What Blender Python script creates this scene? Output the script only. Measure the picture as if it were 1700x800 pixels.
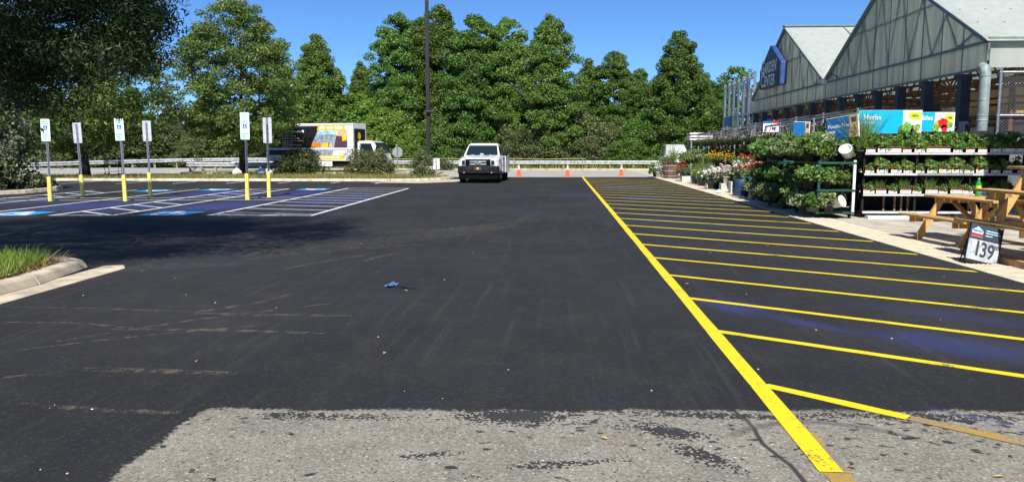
import bpy, math, random
import numpy as np
from mathutils import Vector, Matrix
R = math.radians
S = bpy.context.scene
COL = S.collection
for o in list(bpy.data.objects): bpy.data.objects.remove(o)

# ---------------------------------------------------------------- camera, sky, sun, exposure
cam = bpy.data.cameras.new('camera'); cam_o = bpy.data.objects.new('camera', cam); COL.objects.link(cam_o)
cam_o.location = (0, 0, 1.55); cam_o.rotation_euler = (R(90-6.70), 0, R(3.56))
cam.sensor_width = 36; cam.lens = 27.04; cam.clip_start = .05; cam.clip_end = 3000
S.camera = cam_o
W = bpy.data.worlds.new('World'); S.world = W; W.use_nodes = True
wn = W.node_tree.nodes; wl = W.node_tree.links
sky = wn.new('ShaderNodeTexSky'); sky.sky_type = 'NISHITA'; sky.sun_disc = False
sky.sun_elevation = R(46); sky.sun_rotation = R(175.4)
sky.air_density = 1.6; sky.dust_density = 0; sky.ozone_density = 6; sky.altitude = 8000
sat = wn.new('ShaderNodeHueSaturation'); sat.inputs['Saturation'].default_value = 1.08
wl.new(sky.outputs[0], sat.inputs['Color']); wl.new(sat.outputs[0], wn['Background'].inputs[0]); wn['Background'].inputs[1].default_value = .102
sun = bpy.data.lights.new('sun', 'SUN'); sun.energy = 5.0; sun.angle = R(.53); sun.color = (1, .955, .88)
sun_o = bpy.data.objects.new('sun', sun); COL.objects.link(sun_o)
tosun = Vector((.08*math.cos(R(46)), -.997*math.cos(R(46)), math.sin(R(46))))
sun_o.rotation_euler = tosun.to_track_quat('Z', 'Y').to_euler(); sun_o.location = tosun*60
S.view_settings.view_transform = 'Standard'; S.view_settings.look = 'None'
S.view_settings.exposure = .56; S.view_settings.gamma = 1
S.render.engine = 'CYCLES'
try:
    S.cycles.max_bounces = 6; S.cycles.transparent_max_bounces = 12; S.cycles.diffuse_bounces = 3
    S.cycles.glossy_bounces = 3; S.cycles.transmission_bounces = 4
except Exception: pass

# ---------------------------------------------------------------- helpers
rng = random.Random(11); nr = np.random.default_rng(5)
def link(o, parent=None):
    COL.objects.link(o)
    if parent: o.parent = parent
    return o
def tag(o, label=None, cat=None, group=None, kind=None):
    if label: o['label'] = label
    if cat: o['category'] = cat
    if group: o['group'] = group
    if kind: o['kind'] = kind
    return o
def thing(name, label, cat, loc=(0, 0, 0), rz=0, group=None):
    o = bpy.data.objects.new(name, None); o.empty_display_size = .1
    o.location = loc; o.rotation_euler = (0, 0, rz)
    return tag(link(o), label, cat, group)
def dup(root, loc=None, rz=None, sc=None, label=None, group=None, parent=None):
    r = root.copy(); COL.objects.link(r); r.parent = parent
    if loc is not None: r.location = loc
    if rz is not None: r.rotation_euler = (0, 0, rz)
    if sc is not None: r.scale = (sc,)*3 if not hasattr(sc, '__len__') else sc
    if label: r['label'] = label
    if group: r['group'] = group
    for ch in list(root.children): dup(ch, parent=r)
    return r
class MB:
    def __init__(s): s.v = []; s.f = []; s.m = []
    def add(s, vs, fs, mi=0):
        b = len(s.v); s.v += [tuple(p) for p in vs]
        s.f += [tuple(i+b for i in f) for f in fs]; s.m += [mi]*len(fs); return s
    def box(s, c, d, rot=None, mi=0):
        hx, hy, hz = d[0]/2, d[1]/2, d[2]/2
        vs = [Vector((x*hx, y*hy, z*hz)) for z in (-1, 1) for y in (-1, 1) for x in (-1, 1)]
        if rot is not None:
            if not isinstance(rot, Matrix): rot = Matrix.Rotation(rot, 3, 'Z')
            vs = [rot @ v for v in vs]
        c = Vector(c)
        return s.add([v+c for v in vs], [(0, 2, 3, 1), (4, 5, 7, 6), (0, 1, 5, 4), (2, 6, 7, 3), (0, 4, 6, 2), (1, 3, 7, 5)], mi)
    def bx(s, x0, x1, y0, y1, z0, z1, mi=0):
        return s.box(((x0+x1)/2, (y0+y1)/2, (z0+z1)/2), (x1-x0, y1-y0, z1-z0), None, mi)
    def bar(s, a, b, w, h, up=(0, 0, 1), mi=0):           # rectangular bar between two points
        a = Vector(a); b = Vector(b); d = (b-a); L = d.length; d.normalize()
        u = Vector(up); x = d.cross(u)
        if x.length < 1e-4: x = d.cross(Vector((0, 1, 0)))
        x.normalize(); u = x.cross(d)
        rot = Matrix((x, d, u)).transposed()
        return s.box((a+b)/2, (w, L, h), rot, mi)
    def tube(s, pts, r, n=8, mi=0, cap=True):
        pts = [Vector(p) for p in pts]; k = len(pts)
        rs = r if hasattr(r, '__len__') else [r]*k
        vs = []; ref = None
        for i, p in enumerate(pts):
            t = (pts[min(i+1, k-1)]-pts[max(i-1, 0)]).normalized()
            if ref is None: ref = Vector((1, 0, 0)) if abs(t.x) < .8 else Vector((0, 1, 0))
            x = (ref-t*ref.dot(t)).normalized(); y = t.cross(x); ref = x
            for j in range(n):
                a = 2*math.pi*j/n; vs.append(p+(x*math.cos(a)+y*math.sin(a))*rs[i])
        fs = [(i*n+j, i*n+(j+1) % n, (i+1)*n+(j+1) % n, (i+1)*n+j) for i in range(k-1) for j in range(n)]
        if cap: fs += [tuple(range(n-1, -1, -1)), tuple((k-1)*n+j for j in range(n))]
        return s.add(vs, fs, mi)
    def lathe(s, c, prof, n=16, mi=0):                     # prof: (r, z) from bottom up
        c = Vector(c); vs = []; k = len(prof)
        for r, z in prof:
            for j in range(n):
                a = 2*math.pi*j/n; vs.append(c+Vector((r*math.cos(a), r*math.sin(a), z)))
        fs = [(i*n+j, i*n+(j+1) % n, (i+1)*n+(j+1) % n, (i+1)*n+j) for i in range(k-1) for j in range(n)]
        fs += [tuple(range(n-1, -1, -1)), tuple((k-1)*n+j for j in range(n))]
        return s.add(vs, fs, mi)
    def prism(s, pts, ext, mi=0):                          # closed planar polygon extruded by a vector
        pts = [Vector(p) for p in pts]; e = Vector(ext); n = len(pts)
        fs = [tuple(range(n-1, -1, -1)), tuple(range(n, 2*n))]
        fs += [(j, (j+1) % n, n+(j+1) % n, n+j) for j in range(n)]
        return s.add(pts+[p+e for p in pts], fs, mi)
    def loft(s, rings, mi=0, cap=True):                    # list of rings with equal point counts
        n = len(rings[0]); vs = [p for r in rings for p in r]
        fs = [(i*n+j, i*n+(j+1) % n, (i+1)*n+(j+1) % n, (i+1)*n+j) for i in range(len(rings)-1) for j in range(n)]
        if cap: fs += [tuple(range(n-1, -1, -1)), tuple((len(rings)-1)*n+j for j in range(n))]
        return s.add(vs, fs, mi)
    def poly(s, pts, mi=0): return s.add(pts, [tuple(range(len(pts)))], mi)
    def mesh(s, name, mats, smooth=False, fix=True):
        me = bpy.data.meshes.new(name); me.from_pydata(s.v, [], s.f)
        if not isinstance(mats, (list, tuple)): mats = [mats]
        for m in mats: me.materials.append(m)
        if len(mats) > 1: me.polygons.foreach_set('material_index', s.m)
        if fix:
            import bmesh
            bm = bmesh.new(); bm.from_mesh(me); bmesh.ops.recalc_face_normals(bm, faces=bm.faces[:]); bm.to_mesh(me); bm.free()
        if smooth: me.polygons.foreach_set('use_smooth', [True]*len(me.polygons))
        return me
    def build(s, name, mats, parent=None, smooth=False, bevel=0, fix=True, loc=None):
        o = bpy.data.objects.new(name, s.mesh(name, mats, smooth, fix)); link(o, parent)
        if loc: o.location = loc
        if bevel:
            b = o.modifiers.new('bevel', 'BEVEL'); b.width = bevel; b.segments = 2; b.limit_method = 'ANGLE'; b.angle_limit = R(40)
        if smooth:
            try: o.data.set_sharp_from_angle(angle=R(40))
            except Exception: pass
        return o
def obj(name, me, parent=None, loc=(0, 0, 0), rz=0):
    o = bpy.data.objects.new(name, me); link(o, parent); o.location = loc; o.rotation_euler = (0, 0, rz); return o
DG = None
def text_mesh(body, size, mat, ext=.001, name='lettering', align='CENTER'):
    cu = bpy.data.curves.new('t', 'FONT'); cu.body = body; cu.size = size; cu.extrude = ext; cu.align_x = align; cu.align_y = 'CENTER'
    cu.resolution_u = 3; cu.offset = size*.018
    o = bpy.data.objects.new('t', cu); COL.objects.link(o)
    dg = bpy.context.evaluated_depsgraph_get(); me = bpy.data.meshes.new_from_object(o.evaluated_get(dg))
    bpy.data.objects.remove(o); me.name = name; me.materials.clear(); me.materials.append(mat); return me
def text(body, size, mat, parent, loc, rot=(R(90), 0, 0), sx=1, ext=.0015, name='lettering', align='CENTER'):
    o = obj(name, text_mesh(body, size, mat, ext, name, align), parent, loc); o.rotation_euler = rot; o.scale = (sx, 1, 1); return o

# ---------------------------------------------------------------- materials
def nodes(name):
    m = bpy.data.materials.new(name); m.use_nodes = True; nt = m.node_tree
    return m, nt.nodes, nt.links, nt.nodes['Principled BSDF']
def M(name, col, rough=.6, metal=0, var=.12, vs=6, bump=0, bs=60, col2=None, spec=.5, dirt=0, alpha=1, emit=0):
    m, n, l, p = nodes(name)
    p.inputs['Roughness'].default_value = rough; p.inputs['Metallic'].default_value = metal
    p.inputs['Specular IOR Level'].default_value = spec
    tc = n.new('ShaderNodeTexCoord')
    no = n.new('ShaderNodeTexNoise'); no.inputs['Scale'].default_value = vs; no.inputs['Detail'].default_value = 5
    l.new(tc.outputs['Object'], no.inputs['Vector'])
    mx = n.new('ShaderNodeMix'); mx.data_type = 'RGBA'
    c2 = col2 if col2 else tuple(c*(1-2*var) for c in col)
    c1 = col if col2 else tuple(min(1, c*(1+var)) for c in col)
    mx.inputs['A'].default_value = (*c1, 1); mx.inputs['B'].default_value = (*c2, 1)
    mr = n.new('ShaderNodeMapRange'); mr.inputs[1].default_value = .35; mr.inputs[2].default_value = .65
    l.new(no.outputs[0], mr.inputs[0]); l.new(mr.outputs[0], mx.inputs['Factor'])
    l.new(mx.outputs['Result'], p.inputs['Base Color'])
    if bump:
        nb = n.new('ShaderNodeTexNoise'); nb.inputs['Scale'].default_value = bs; nb.inputs['Detail'].default_value = 4
        l.new(tc.outputs['Object'], nb.inputs['Vector'])
        b = n.new('ShaderNodeBump'); b.inputs['Strength'].default_value = bump; b.inputs['Distance'].default_value = .02
        l.new(nb.outputs[0], b.inputs['Height']); l.new(b.outputs[0], p.inputs['Normal'])
    if alpha < 1: p.inputs['Alpha'].default_value = alpha
    return m
def leafmat(name, c1, c2, c3=None, trans=.35, rough=.45):
    m, n, l, p = nodes(name)
    g = n.new('ShaderNodeNewGeometry'); cr = n.new('ShaderNodeValToRGB'); e = cr.color_ramp.elements
    e[0].color = (*c1, 1); e[1].color = (*c2, 1)
    if c3: q = e.new(.85); q.color = (*c2, 1); e[2].color = (*c3, 1)
    oi = n.new('ShaderNodeObjectInfo'); hs = n.new('ShaderNodeHueSaturation')
    mr = n.new('ShaderNodeMapRange'); mr.inputs[3].default_value = .8; mr.inputs[4].default_value = 1.2
    l.new(oi.outputs['Random'], mr.inputs[0]); l.new(mr.outputs[0], hs.inputs['Value'])
    wn_ = n.new('ShaderNodeTexWhiteNoise'); wn_.noise_dimensions = '1D'; l.new(oi.outputs['Random'], wn_.inputs['W'])
    mh = n.new('ShaderNodeMapRange'); mh.inputs[3].default_value = .488; mh.inputs[4].default_value = .508; l.new(wn_.outputs[0], mh.inputs[0]); l.new(mh.outputs[0], hs.inputs['Hue'])
    l.new(g.outputs['Random Per Island'], cr.inputs[0]); l.new(cr.outputs[0], hs.inputs['Color'])
    p.inputs['Roughness'].default_value = rough; p.inputs['Specular IOR Level'].default_value = .35
    l.new(hs.outputs[0], p.inputs['Base Color'])
    t = n.new('ShaderNodeBsdfTranslucent'); l.new(hs.outputs[0], t.inputs[0])
    mx = n.new('ShaderNodeMixShader'); mx.inputs[0].default_value = trans
    l.new(p.outputs[0], mx.inputs[1]); l.new(t.outputs[0], mx.inputs[2]); l.new(mx.outputs[0], n['Material Output'].inputs[0])
    return m
K = {}
K['white'] = M('white_paint', (.78, .79, .78), .45, var=.05)
K['truckwhite'] = M('vehicle_white', (.60, .61, .62), .22, var=.03, vs=2)
K['galv'] = M('galvanised_steel', (.50, .52, .54), .38, .85, var=.12, vs=14)
K['railsteel'] = M('weathered_rail_steel', (.60, .62, .62), .5, .25, var=.15, vs=5)
K['railpost'] = M('rail_post', (.30, .27, .22), .8, var=.2)
K['sleeve'] = M('yellow_sleeve', (.88, .74, .16), .42, var=.10, vs=9, bump=.1)
K['signback'] = M('sign_aluminium', (.62, .64, .65), .45, .3, var=.08)
K['signface'] = M('reflective_sign_sheet', (.70, .84, .82), .4, var=.05, vs=3)
K['signblue'] = M('sign_blue', (.01, .12, .50), .45)
K['signgreen'] = M('sign_green', (.05, .30, .22), .5)
K['black'] = M('black_plastic', (.009, .009, .010), .6, var=.2, spec=.25)
K['rubber'] = M('tyre_rubber', (.011, .011, .012), .9, var=.2, spec=.2)
K['dark'] = M('dark_void', (.005, .005, .006), .95, spec=.1)
K['navy'] = M('navy_paint', (.012, .022, .050), .42, var=.1)
K['grey'] = M('grey_paint', (.25, .27, .28), .5)
K['chrome'] = M('chrome', (.72, .73, .74), .15, 1, var=.03)
K['glass'] = M('tinted_glass', (.012, .02, .03), .06, var=.05, spec=.8)
K['lens'] = M('headlight_lens', (.55, .58, .60), .12, .3, var=.1)
K['amber'] = M('amber_lens', (.75, .28, .03), .25)
K['redlens'] = M('red_lens', (.45, .02, .02), .3)
K['concrete'] = M('concrete', (.46, .42, .34), .85, var=.14, vs=2.5, bump=.2, bs=90)
K['kerb'] = M('kerb_concrete', (.52, .45, .34), .88, var=.16, vs=3, bump=.3, bs=70)
K['block'] = M('concrete_block', (.56, .54, .48), .9, var=.12, vs=5, bump=.4, bs=80)
K['mulch'] = M('mulch', (.14, .09, .065), .95, var=.5, vs=16, bump=1, bs=30, col2=(.055, .036, .028))
K['soil'] = M('soil', (.08, .055, .04), .95, var=.3, vs=25, bump=.6)
K['turf'] = M('turf', (.15, .17, .05), .95, var=.4, vs=3, bump=.6, bs=20, col2=(.22, .19, .09))
K['forestfloor'] = M('forest_floor', (.07, .08, .03), .95, var=.4, vs=.6, col2=(.05, .045, .03))
K['bark'] = M('bark', (.10, .08, .062), .95, var=.35, vs=9, bump=.9, bs=22)
K['barkdark'] = M('dark_bark', (.045, .037, .03), .95, var=.35, vs=9, bump=.9, bs=22)
K['polebrown'] = M('dark_bronze_paint', (.014, .011, .010), .5, var=.15)
K['cone'] = M('cone_orange', (.85, .10, .02), .5, var=.08)
K['conewhite'] = M('cone_reflective', (.80, .78, .76), .4)
K['pine'] = None
K['green'] = M('green_cart_paint', (.012, .075, .045), .45, var=.2)
K['greysheet'] = M('store_wall', (.42, .40, .36), .85, var=.1, vs=1.5, bump=.2)
K['roofblue'] = M('trim_blue_grey', (.10, .16, .20), .5, var=.1)
K['trim'] = M('grey_green_trim', (.17, .21, .21), .5, var=.08)
K['downpipe'] = M('downpipe_grey_green', (.24, .30, .30), .5, var=.14, vs=4)
K['rust'] = M('rusty_steel', (.17, .075, .035), .8, var=.3, vs=8)
K['wood'] = M('wood_crate', (.42, .24, .10), .8, var=.25, vs=9)
K['palletwrap'] = M('white_wrapped_bags', (.66, .67, .68), .35, var=.25, vs=7, bump=.6, bs=12)
K['redbags'] = M('red_printed_bags', (.50, .06, .05), .45, var=.5, vs=7, col2=(.7, .66, .62))
K['tape'] = M('yellow_tape', (.45, .40, .16), .5)
K['pot'] = M('black_nursery_pot', (.022, .022, .022), .6, var=.3)
K['potwhite'] = M('white_pot', (.74, .75, .74), .45, var=.06)
K['potterra'] = M('brown_pot', (.16, .08, .05), .7, var=.2)
K['potnavy'] = M('dark_blue_planter', (.018, .035, .07), .4, var=.3)
K['blue'] = M('bright_blue_plastic', (.02, .10, .62), .4, var=.1)
K['teal'] = M('turquoise_plastic', (.02, .50, .66), .4, var=.1)
K['deepblue'] = M('blue_barrel', (.015, .05, .12), .45, var=.15)
K['tagred'] = M('tag_red', (.62, .025, .07), .5, var=.3, vs=30)
K['tagwhite'] = M('tag_white', (.82, .80, .78), .5, var=.08)
K['tagyellow'] = M('tag_yellow', (.85, .45, .03), .5, var=.08)
K['cyan'] = M('print_cyan', (.0, .42, .72), .4, var=.04)
K['boardblue'] = M('print_blue', (.01, .15, .42), .45, var=.08)
K['yellowprint'] = M('print_yellow', (.85, .80, .02), .4, var=.04)
K['truckyellow'] = M('print_amber', (.85, .52, .02), .35, var=.1)
K['truckorange'] = M('print_orange', (.75, .20, .02), .4, var=.2)
K['printgreen'] = M('print_green', (.18, .42, .05), .5, var=.4, vs=30)
K['printred'] = M('print_red', (.75, .02, .02), .4, var=.2, vs=20)
K['printpurple'] = M('print_purple', (.09, .045, .07), .45, var=.3, vs=25)
K['printsky'] = M('print_sky', (.42, .66, .72), .4, var=.2, vs=3)
K['printroad'] = M('print_road', (.10, .14, .19), .4, var=.5, vs=6, col2=(.35, .42, .48))
K['printblack'] = M('print_black', (.012, .012, .014), .35, var=.2)
K['ink'] = M('black_ink', (.012, .012, .02), .5)
K['printtan'] = M('print_tan', (.62, .40, .24), .45, var=.1)
K['bottle'] = M('green_bottle', (.02, .34, .06), .12, var=.1, alpha=.82)
K['bloomwhite'] = leafmat('white_petals', (.62, .60, .52), (.85, .84, .80), trans=.25)
K['bloomred'] = leafmat('red_petals', (.48, .012, .012), (.80, .05, .03), trans=.25)
K['bloomorange'] = leafmat('orange_petals', (.80, .16, .01), (.90, .50, .02), trans=.25)
K['bloomyellow'] = leafmat('yellow_petals', (.85, .55, .02), (.92, .75, .05), trans=.25)
K['bloompink'] = leafmat('pink_petals', (.62, .18, .20), (.85, .48, .42), trans=.25)
K['lf_dark'] = leafmat('leaf_dark', (.058, .125, .02), (.13, .225, .04), (.22, .32, .07))
K['lf_mid'] = leafmat('leaf_mid', (.065, .15, .022), (.14, .25, .045), (.24, .35, .08))
K['lf_bright'] = leafmat('leaf_bright', (.10, .20, .025), (.19, .33, .05), (.30, .42, .10))
K['lf_oak'] = leafmat('leaf_oak', (.075, .135, .022), (.155, .225, .05), (.26, .33, .095))
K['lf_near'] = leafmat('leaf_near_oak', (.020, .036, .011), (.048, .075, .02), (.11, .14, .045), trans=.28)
K['lf_olive'] = leafmat('leaf_olive', (.08, .115, .035), (.155, .19, .07), (.27, .27, .15))
K['lf_holly'] = leafmat('leaf_holly', (.07, .10, .04), (.20, .23, .12), (.50, .50, .36), rough=.3)
K['lf_bush'] = leafmat('leaf_bush', (.06, .08, .025), (.135, .155, .06), (.25, .25, .13))
K['lf_grey'] = leafmat('leaf_variegated', (.10, .155, .045), (.24, .30, .12), (.50, .52, .32))
K['lf_herb'] = leafmat('leaf_herb', (.09, .18, .03), (.20, .32, .08), (.36, .46, .18))
K['grassblade'] = leafmat('grass_blade', (.10, .20, .02), (.22, .36, .05), (.36, .42, .12), trans=.4)
K['drygrass'] = leafmat('dry_grass', (.16, .20, .04), (.36, .34, .09), (.46, .38, .16), trans=.35)
K['straw'] = leafmat('dead_grass', (.20, .12, .05), (.42, .30, .14), (.10, .06, .03), trans=.2)
def woodmat():
    m, n, l, p = nodes('pine_lumber'); p.inputs['Roughness'].default_value = .65
    tc = n.new('ShaderNodeTexCoord'); mp = n.new('ShaderNodeMapping'); mp.inputs['Scale'].default_value = (14, 1.2, 14)
    no = n.new('ShaderNodeTexNoise'); no.inputs['Scale'].default_value = 3; no.inputs['Detail'].default_value = 6; no.inputs['Distortion'].default_value = 1.2
    cr = n.new('ShaderNodeValToRGB'); cr.color_ramp.elements[0].color = (.36, .19, .055, 1); cr.color_ramp.elements[1].color = (.70, .44, .155, 1)
    cr.color_ramp.elements[0].position = .3; cr.color_ramp.elements[1].position = .7
    oi = n.new('ShaderNodeObjectInfo'); hs = n.new('ShaderNodeHueSaturation'); mr = n.new('ShaderNodeMapRange')
    mr.inputs[3].default_value = .8; mr.inputs[4].default_value = 1.15
    l.new(oi.outputs['Random'], mr.inputs[0]); l.new(mr.outputs[0], hs.inputs['Value'])
    l.new(tc.outputs['Object'], mp.inputs[0]); l.new(mp.outputs[0], no.inputs[0]); l.new(no.outputs[0], cr.inputs[0]); l.new(cr.outputs[0], hs.inputs['Color']); l.new(hs.outputs[0], p.inputs['Base Color'])
    return m
K['pine'] = woodmat()
def paintmat(name, col, wear=.35, under=(.05, .05, .055)):
    m, n, l, p = nodes(name); p.inputs['Roughness'].default_value = .55
    tc = n.new('ShaderNodeTexCoord'); no = n.new('ShaderNodeTexNoise'); no.inputs['Scale'].default_value = 55; no.inputs['Detail'].default_value = 6
    n2 = n.new('ShaderNodeTexNoise'); n2.inputs['Scale'].default_value = 3.; n2.inputs['Detail'].default_value = 4
    l.new(tc.outputs['Object'], no.inputs[0]); l.new(tc.outputs['Object'], n2.inputs[0])
    mu = n.new('ShaderNodeMath'); mu.operation = 'MULTIPLY'; l.new(no.outputs[0], mu.inputs[0]); l.new(n2.outputs[0], mu.inputs[1])
    mr = n.new('ShaderNodeMapRange'); mr.inputs[1].default_value = wear*.32; mr.inputs[2].default_value = wear*.32+.08
    l.new(mu.outputs[0], mr.inputs[0])
    mx = n.new('ShaderNodeMix'); mx.data_type = 'RGBA'; mx.inputs['A'].default_value = (*under, 1); mx.inputs['B'].default_value = (*col, 1)
    l.new(mr.outputs[0], mx.inputs['Factor']); l.new(mx.outputs['Result'], p.inputs['Base Color'])
    b = n.new('ShaderNodeBump'); b.inputs['Strength'].default_value = .25; b.inputs['Distance'].default_value = .01
    l.new(no.outputs[0], b.inputs['Height']); l.new(b.outputs[0], p.inputs['Normal'])
    return m
K['paintyellow'] = paintmat('yellow_road_paint', (.80, .60, .004), .36)
K['paintold'] = paintmat('old_yellow_road_paint', (.40, .25, .045), .66, (.20, .19, .17))
K['paintwhite'] = paintmat('white_road_paint', (.74, .75, .80), .30)
K['paintblue'] = paintmat('blue_road_paint', (.01, .30, .66), .30)

# ---------------------------------------------------------------- foliage meshes
def leaves(centers, radii, counts, L, Wd, mat, name, up=.25, out=.6, droop=0., shell=.35, lobes=1, bend=.15):
    """leaf-sized faces scattered through ellipsoidal clumps; centres (n,3), radii (n,3)"""
    C = np.repeat(np.asarray(centers, float), counts, axis=0); Rr = np.repeat(np.asarray(radii, float), counts, axis=0)
    n = len(C); d = nr.normal(size=(n, 3)); d /= np.linalg.norm(d, axis=1)[:, None]
    r = (shell+(1-shell)*nr.random(n)**.6)[:, None]
    P = C+d*r*Rr
    nrm = d*out+nr.normal(size=(n, 3))*.55+np.array([0, 0, up]); nrm /= np.linalg.norm(nrm, axis=1)[:, None]
    t = nr.normal(size=(n, 3))+d*.7+np.array([0, 0, -droop]); t -= nrm*(t*nrm).sum(1)[:, None]; t /= np.linalg.norm(t, axis=1)[:, None]
    s = np.cross(nrm, t); k = (.65+.7*nr.random(n))[:, None]
    l = t*L*k; w = s*Wd*k
    v = np.stack([P-l*.5, P+w*.5-nrm*bend*Wd*k, P+l*.5-nrm*bend*L*.6*k, P-w*.5-nrm*bend*Wd*k], axis=1).reshape(-1, 3)
    return quads(v, mat, name)
def quads(v, mat, name):
    n = len(v)//4; me = bpy.data.meshes.new(name)
    me.vertices.add(n*4); me.vertices.foreach_set('co', np.ascontiguousarray(v, dtype=np.float32).ravel())
    me.loops.add(n*4); me.loops.foreach_set('vertex_index', np.arange(n*4, dtype=np.int32))
    me.polygons.add(n); me.polygons.foreach_set('loop_start', np.arange(0, n*4, 4, dtype=np.int32))
    try: me.polygons.foreach_set('loop_total', np.full(n, 4, dtype=np.int32))
    except Exception: pass
    me.update(calc_edges=True); me.materials.append(mat); return me
def blades(pts, h, w, mat, name, lean=.45, hv=.5):
    """grass blades: two stacked quads each would be dear; one bent quad each"""
    P = np.asarray(pts, float); n = len(P); a = nr.random(n)*2*np.pi
    s = np.stack([np.cos(a), np.sin(a), np.zeros(n)], 1)*w; hh = (h*(1-hv+2*hv*nr.random(n)))[:, None]
    ln = nr.normal(size=(n, 3))*lean; ln[:, 2] = 1; ln *= hh
    v = np.stack([P-s*.5, P+s*.5, P+ln+s*.08, P+ln-s*.08], 1).reshape(-1, 3)
    return quads(v, mat, name)
# ================================================================ ground, lot, road, kerbs
def struct(o, **k): return tag(o, kind='structure', **k)
g = MB().poly([(-700, -300, -.10), (700, -300, -.10), (700, 1200, -.10), (-700, 1200, -.10)]); struct(g.build('ground', K['forestfloor'], fix=False))

def asphalt():
    m, n, l, p = nodes('sealed_asphalt')
    tc = n.new('ShaderNodeTexCoord'); ob = tc.outputs['Object']
    def noise(sc, det=5, dist=0, vec=None, scl=None):
        t = n.new('ShaderNodeTexNoise'); t.inputs['Scale'].default_value = sc; t.inputs['Detail'].default_value = det; t.inputs['Distortion'].default_value = dist
        if scl:
            mp = n.new('ShaderNodeMapping'); mp.inputs['Scale'].default_value = scl[:3]; mp.inputs['Rotation'].default_value = (0, 0, scl[3] if len(scl) > 3 else 0)
            l.new(ob, mp.inputs[0]); l.new(mp.outputs[0], t.inputs[0])
        else: l.new(ob, t.inputs[0])
        return t.outputs[0]
    def math_(op, a, b=None, c=None):
        t = n.new('ShaderNodeMath'); t.operation = op
        for i, x in enumerate((a, b, c)):
            if x is None: continue
            if isinstance(x, (int, float)): t.inputs[i].default_value = x
            else: l.new(x, t.inputs[i])
        return t.outputs[0]
    def rng_(v, a, b, c=0, d=1):
        t = n.new('ShaderNodeMapRange'); t.interpolation_type = 'SMOOTHSTEP'
        t.inputs[1].default_value = a; t.inputs[2].default_value = b; t.inputs[3].default_value = c; t.inputs[4].default_value = d
        l.new(v, t.inputs[0]); return t.outputs[0]
    def mix(f, a, b):
        t = n.new('ShaderNodeMix'); t.data_type = 'RGBA'
        for s, x in (('Factor', f), ('A', a), ('B', b)):
            if isinstance(x, tuple): t.inputs[s].default_value = (*x, 1)
            elif isinstance(x, float): t.inputs[s].default_value = x
            else: l.new(x, t.inputs[s])
        return t.outputs['Result']
    sx = n.new('ShaderNodeSeparateXYZ'); l.new(ob, sx.inputs[0]); X, Y = sx.outputs[0], sx.outputs[1]
    big = noise(.35, 4); mid = noise(2.2, 5, .5); fine = noise(120, 3); grit = noise(320, 2); str_ = noise(1, 5, .6, None, (1.6, .12, 1, R(7)))
    # --- fresh sealcoat
    seal = mix(rng_(big, .35, .68), (.0165, .017, .018), (.025, .0255, .027))
    seal = mix(rng_(str_, .5, .75, 0, .45), seal, (.032, .032, .033))
    str2 = noise(1, 6, .3, None, (11, .45, 1, R(-4))); seal = mix(rng_(str2, .52, .8, 0, .6), seal, (.046, .045, .044))
    seal = mix(rng_(mid, .52, .8, 0, .30), seal, (.052, .048, .043))
    seal = mix(rng_(fine, .58, .75, 0, .7), seal, (.075, .074, .075))
    vo = n.new('ShaderNodeTexVoronoi'); vo.inputs['Scale'].default_value = 55; vo.feature = 'F1'; l.new(ob, vo.inputs[0])
    sp = n.new('ShaderNodeTexWhiteNoise'); l.new(vo.outputs['Position'], sp.inputs[0])
    speck = math_('MULTIPLY', math_('LESS_THAN', vo.outputs['Distance'], .16), math_('GREATER_THAN', sp.outputs[0], .985))
    seal = mix(speck, seal, (.24, .225, .20))
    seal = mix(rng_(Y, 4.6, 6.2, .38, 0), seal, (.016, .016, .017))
    vs_ = n.new('ShaderNodeTexVoronoi'); vs_.inputs['Scale'].default_value = 62; l.new(ob, vs_.inputs[0])
    ws_ = n.new('ShaderNodeTexWhiteNoise'); l.new(vs_.outputs['Position'], ws_.inputs[0]); agg = ws_.outputs[0]
    seal = mix(rng_(agg, .78, 1.0, 0, .32), seal, (.065, .063, .062)); seal = mix(rng_(agg, 0., .3, .3, 0), seal, (.013, .013, .014))
    # --- blue overspray left by the layout chalk / paint
    def blot(cx, cy, rx, ry, rot, amt):
        c, s = math.cos(rot), math.sin(rot)
        dx = math_('SUBTRACT', X, cx); dy = math_('SUBTRACT', Y, cy)
        u = math_('DIVIDE', math_('ADD', math_('MULTIPLY', dx, c), math_('MULTIPLY', dy, s)), rx)
        v = math_('DIVIDE', math_('SUBTRACT', math_('MULTIPLY', dy, c), math_('MULTIPLY', dx, s)), ry)
        d = math_('SQRT', math_('ADD', math_('MULTIPLY', u, u), math_('MULTIPLY', v, v)))
        d = math_('ADD', d, math_('MULTIPLY', math_('SUBTRACT', mid, .5), 1.4))
        return math_('MULTIPLY', rng_(d, .25, 1.0, 1, 0), amt)
    bl = None
    for a in [(1.75, 7.7, .62, .36, -1.0, .75), (2.25, 6.95, .75, .20, -.95, .6), (3.2, 6.2, 1.1, .5, -.75, .55), (3.7, 7.4, 1.0, .35, -.6, .32), (2.6, 4.35, .7, .06, -.75, .8), (1.36, 3.45, .12, .06, -.8, .9), (.55, 27, 1.1, .9, 0, .5),
              (2.6, 25.5, 1.1, 1.2, 0, .6), (2.7, 33, 1.6, 1.6, 0, .5), (2.4, 17.5, .8, 1.0, 0, .22), (-13.3, 20.8, 1.5, 2.4, 0, 1.0), (-13.0, 22.6, 1.3, .8, 0, .6), (-9.6, 21.0, 1.4, 2.8, 0, 1.0), (-9.6, 27.3, 1.3, 2.8, 0, .9), (-16, 22, 1.6, 2, 0, .5), (-7.2, 24.4, 1.5, 5, 0, .6), (-12.6, 27.5, 1.8, 3.0, 0, .85), (-9.0, 24.4, 1.6, .5, 0, .75), (-11.7, 21, 1.0, 3.5, 0, .6)]:
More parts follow.
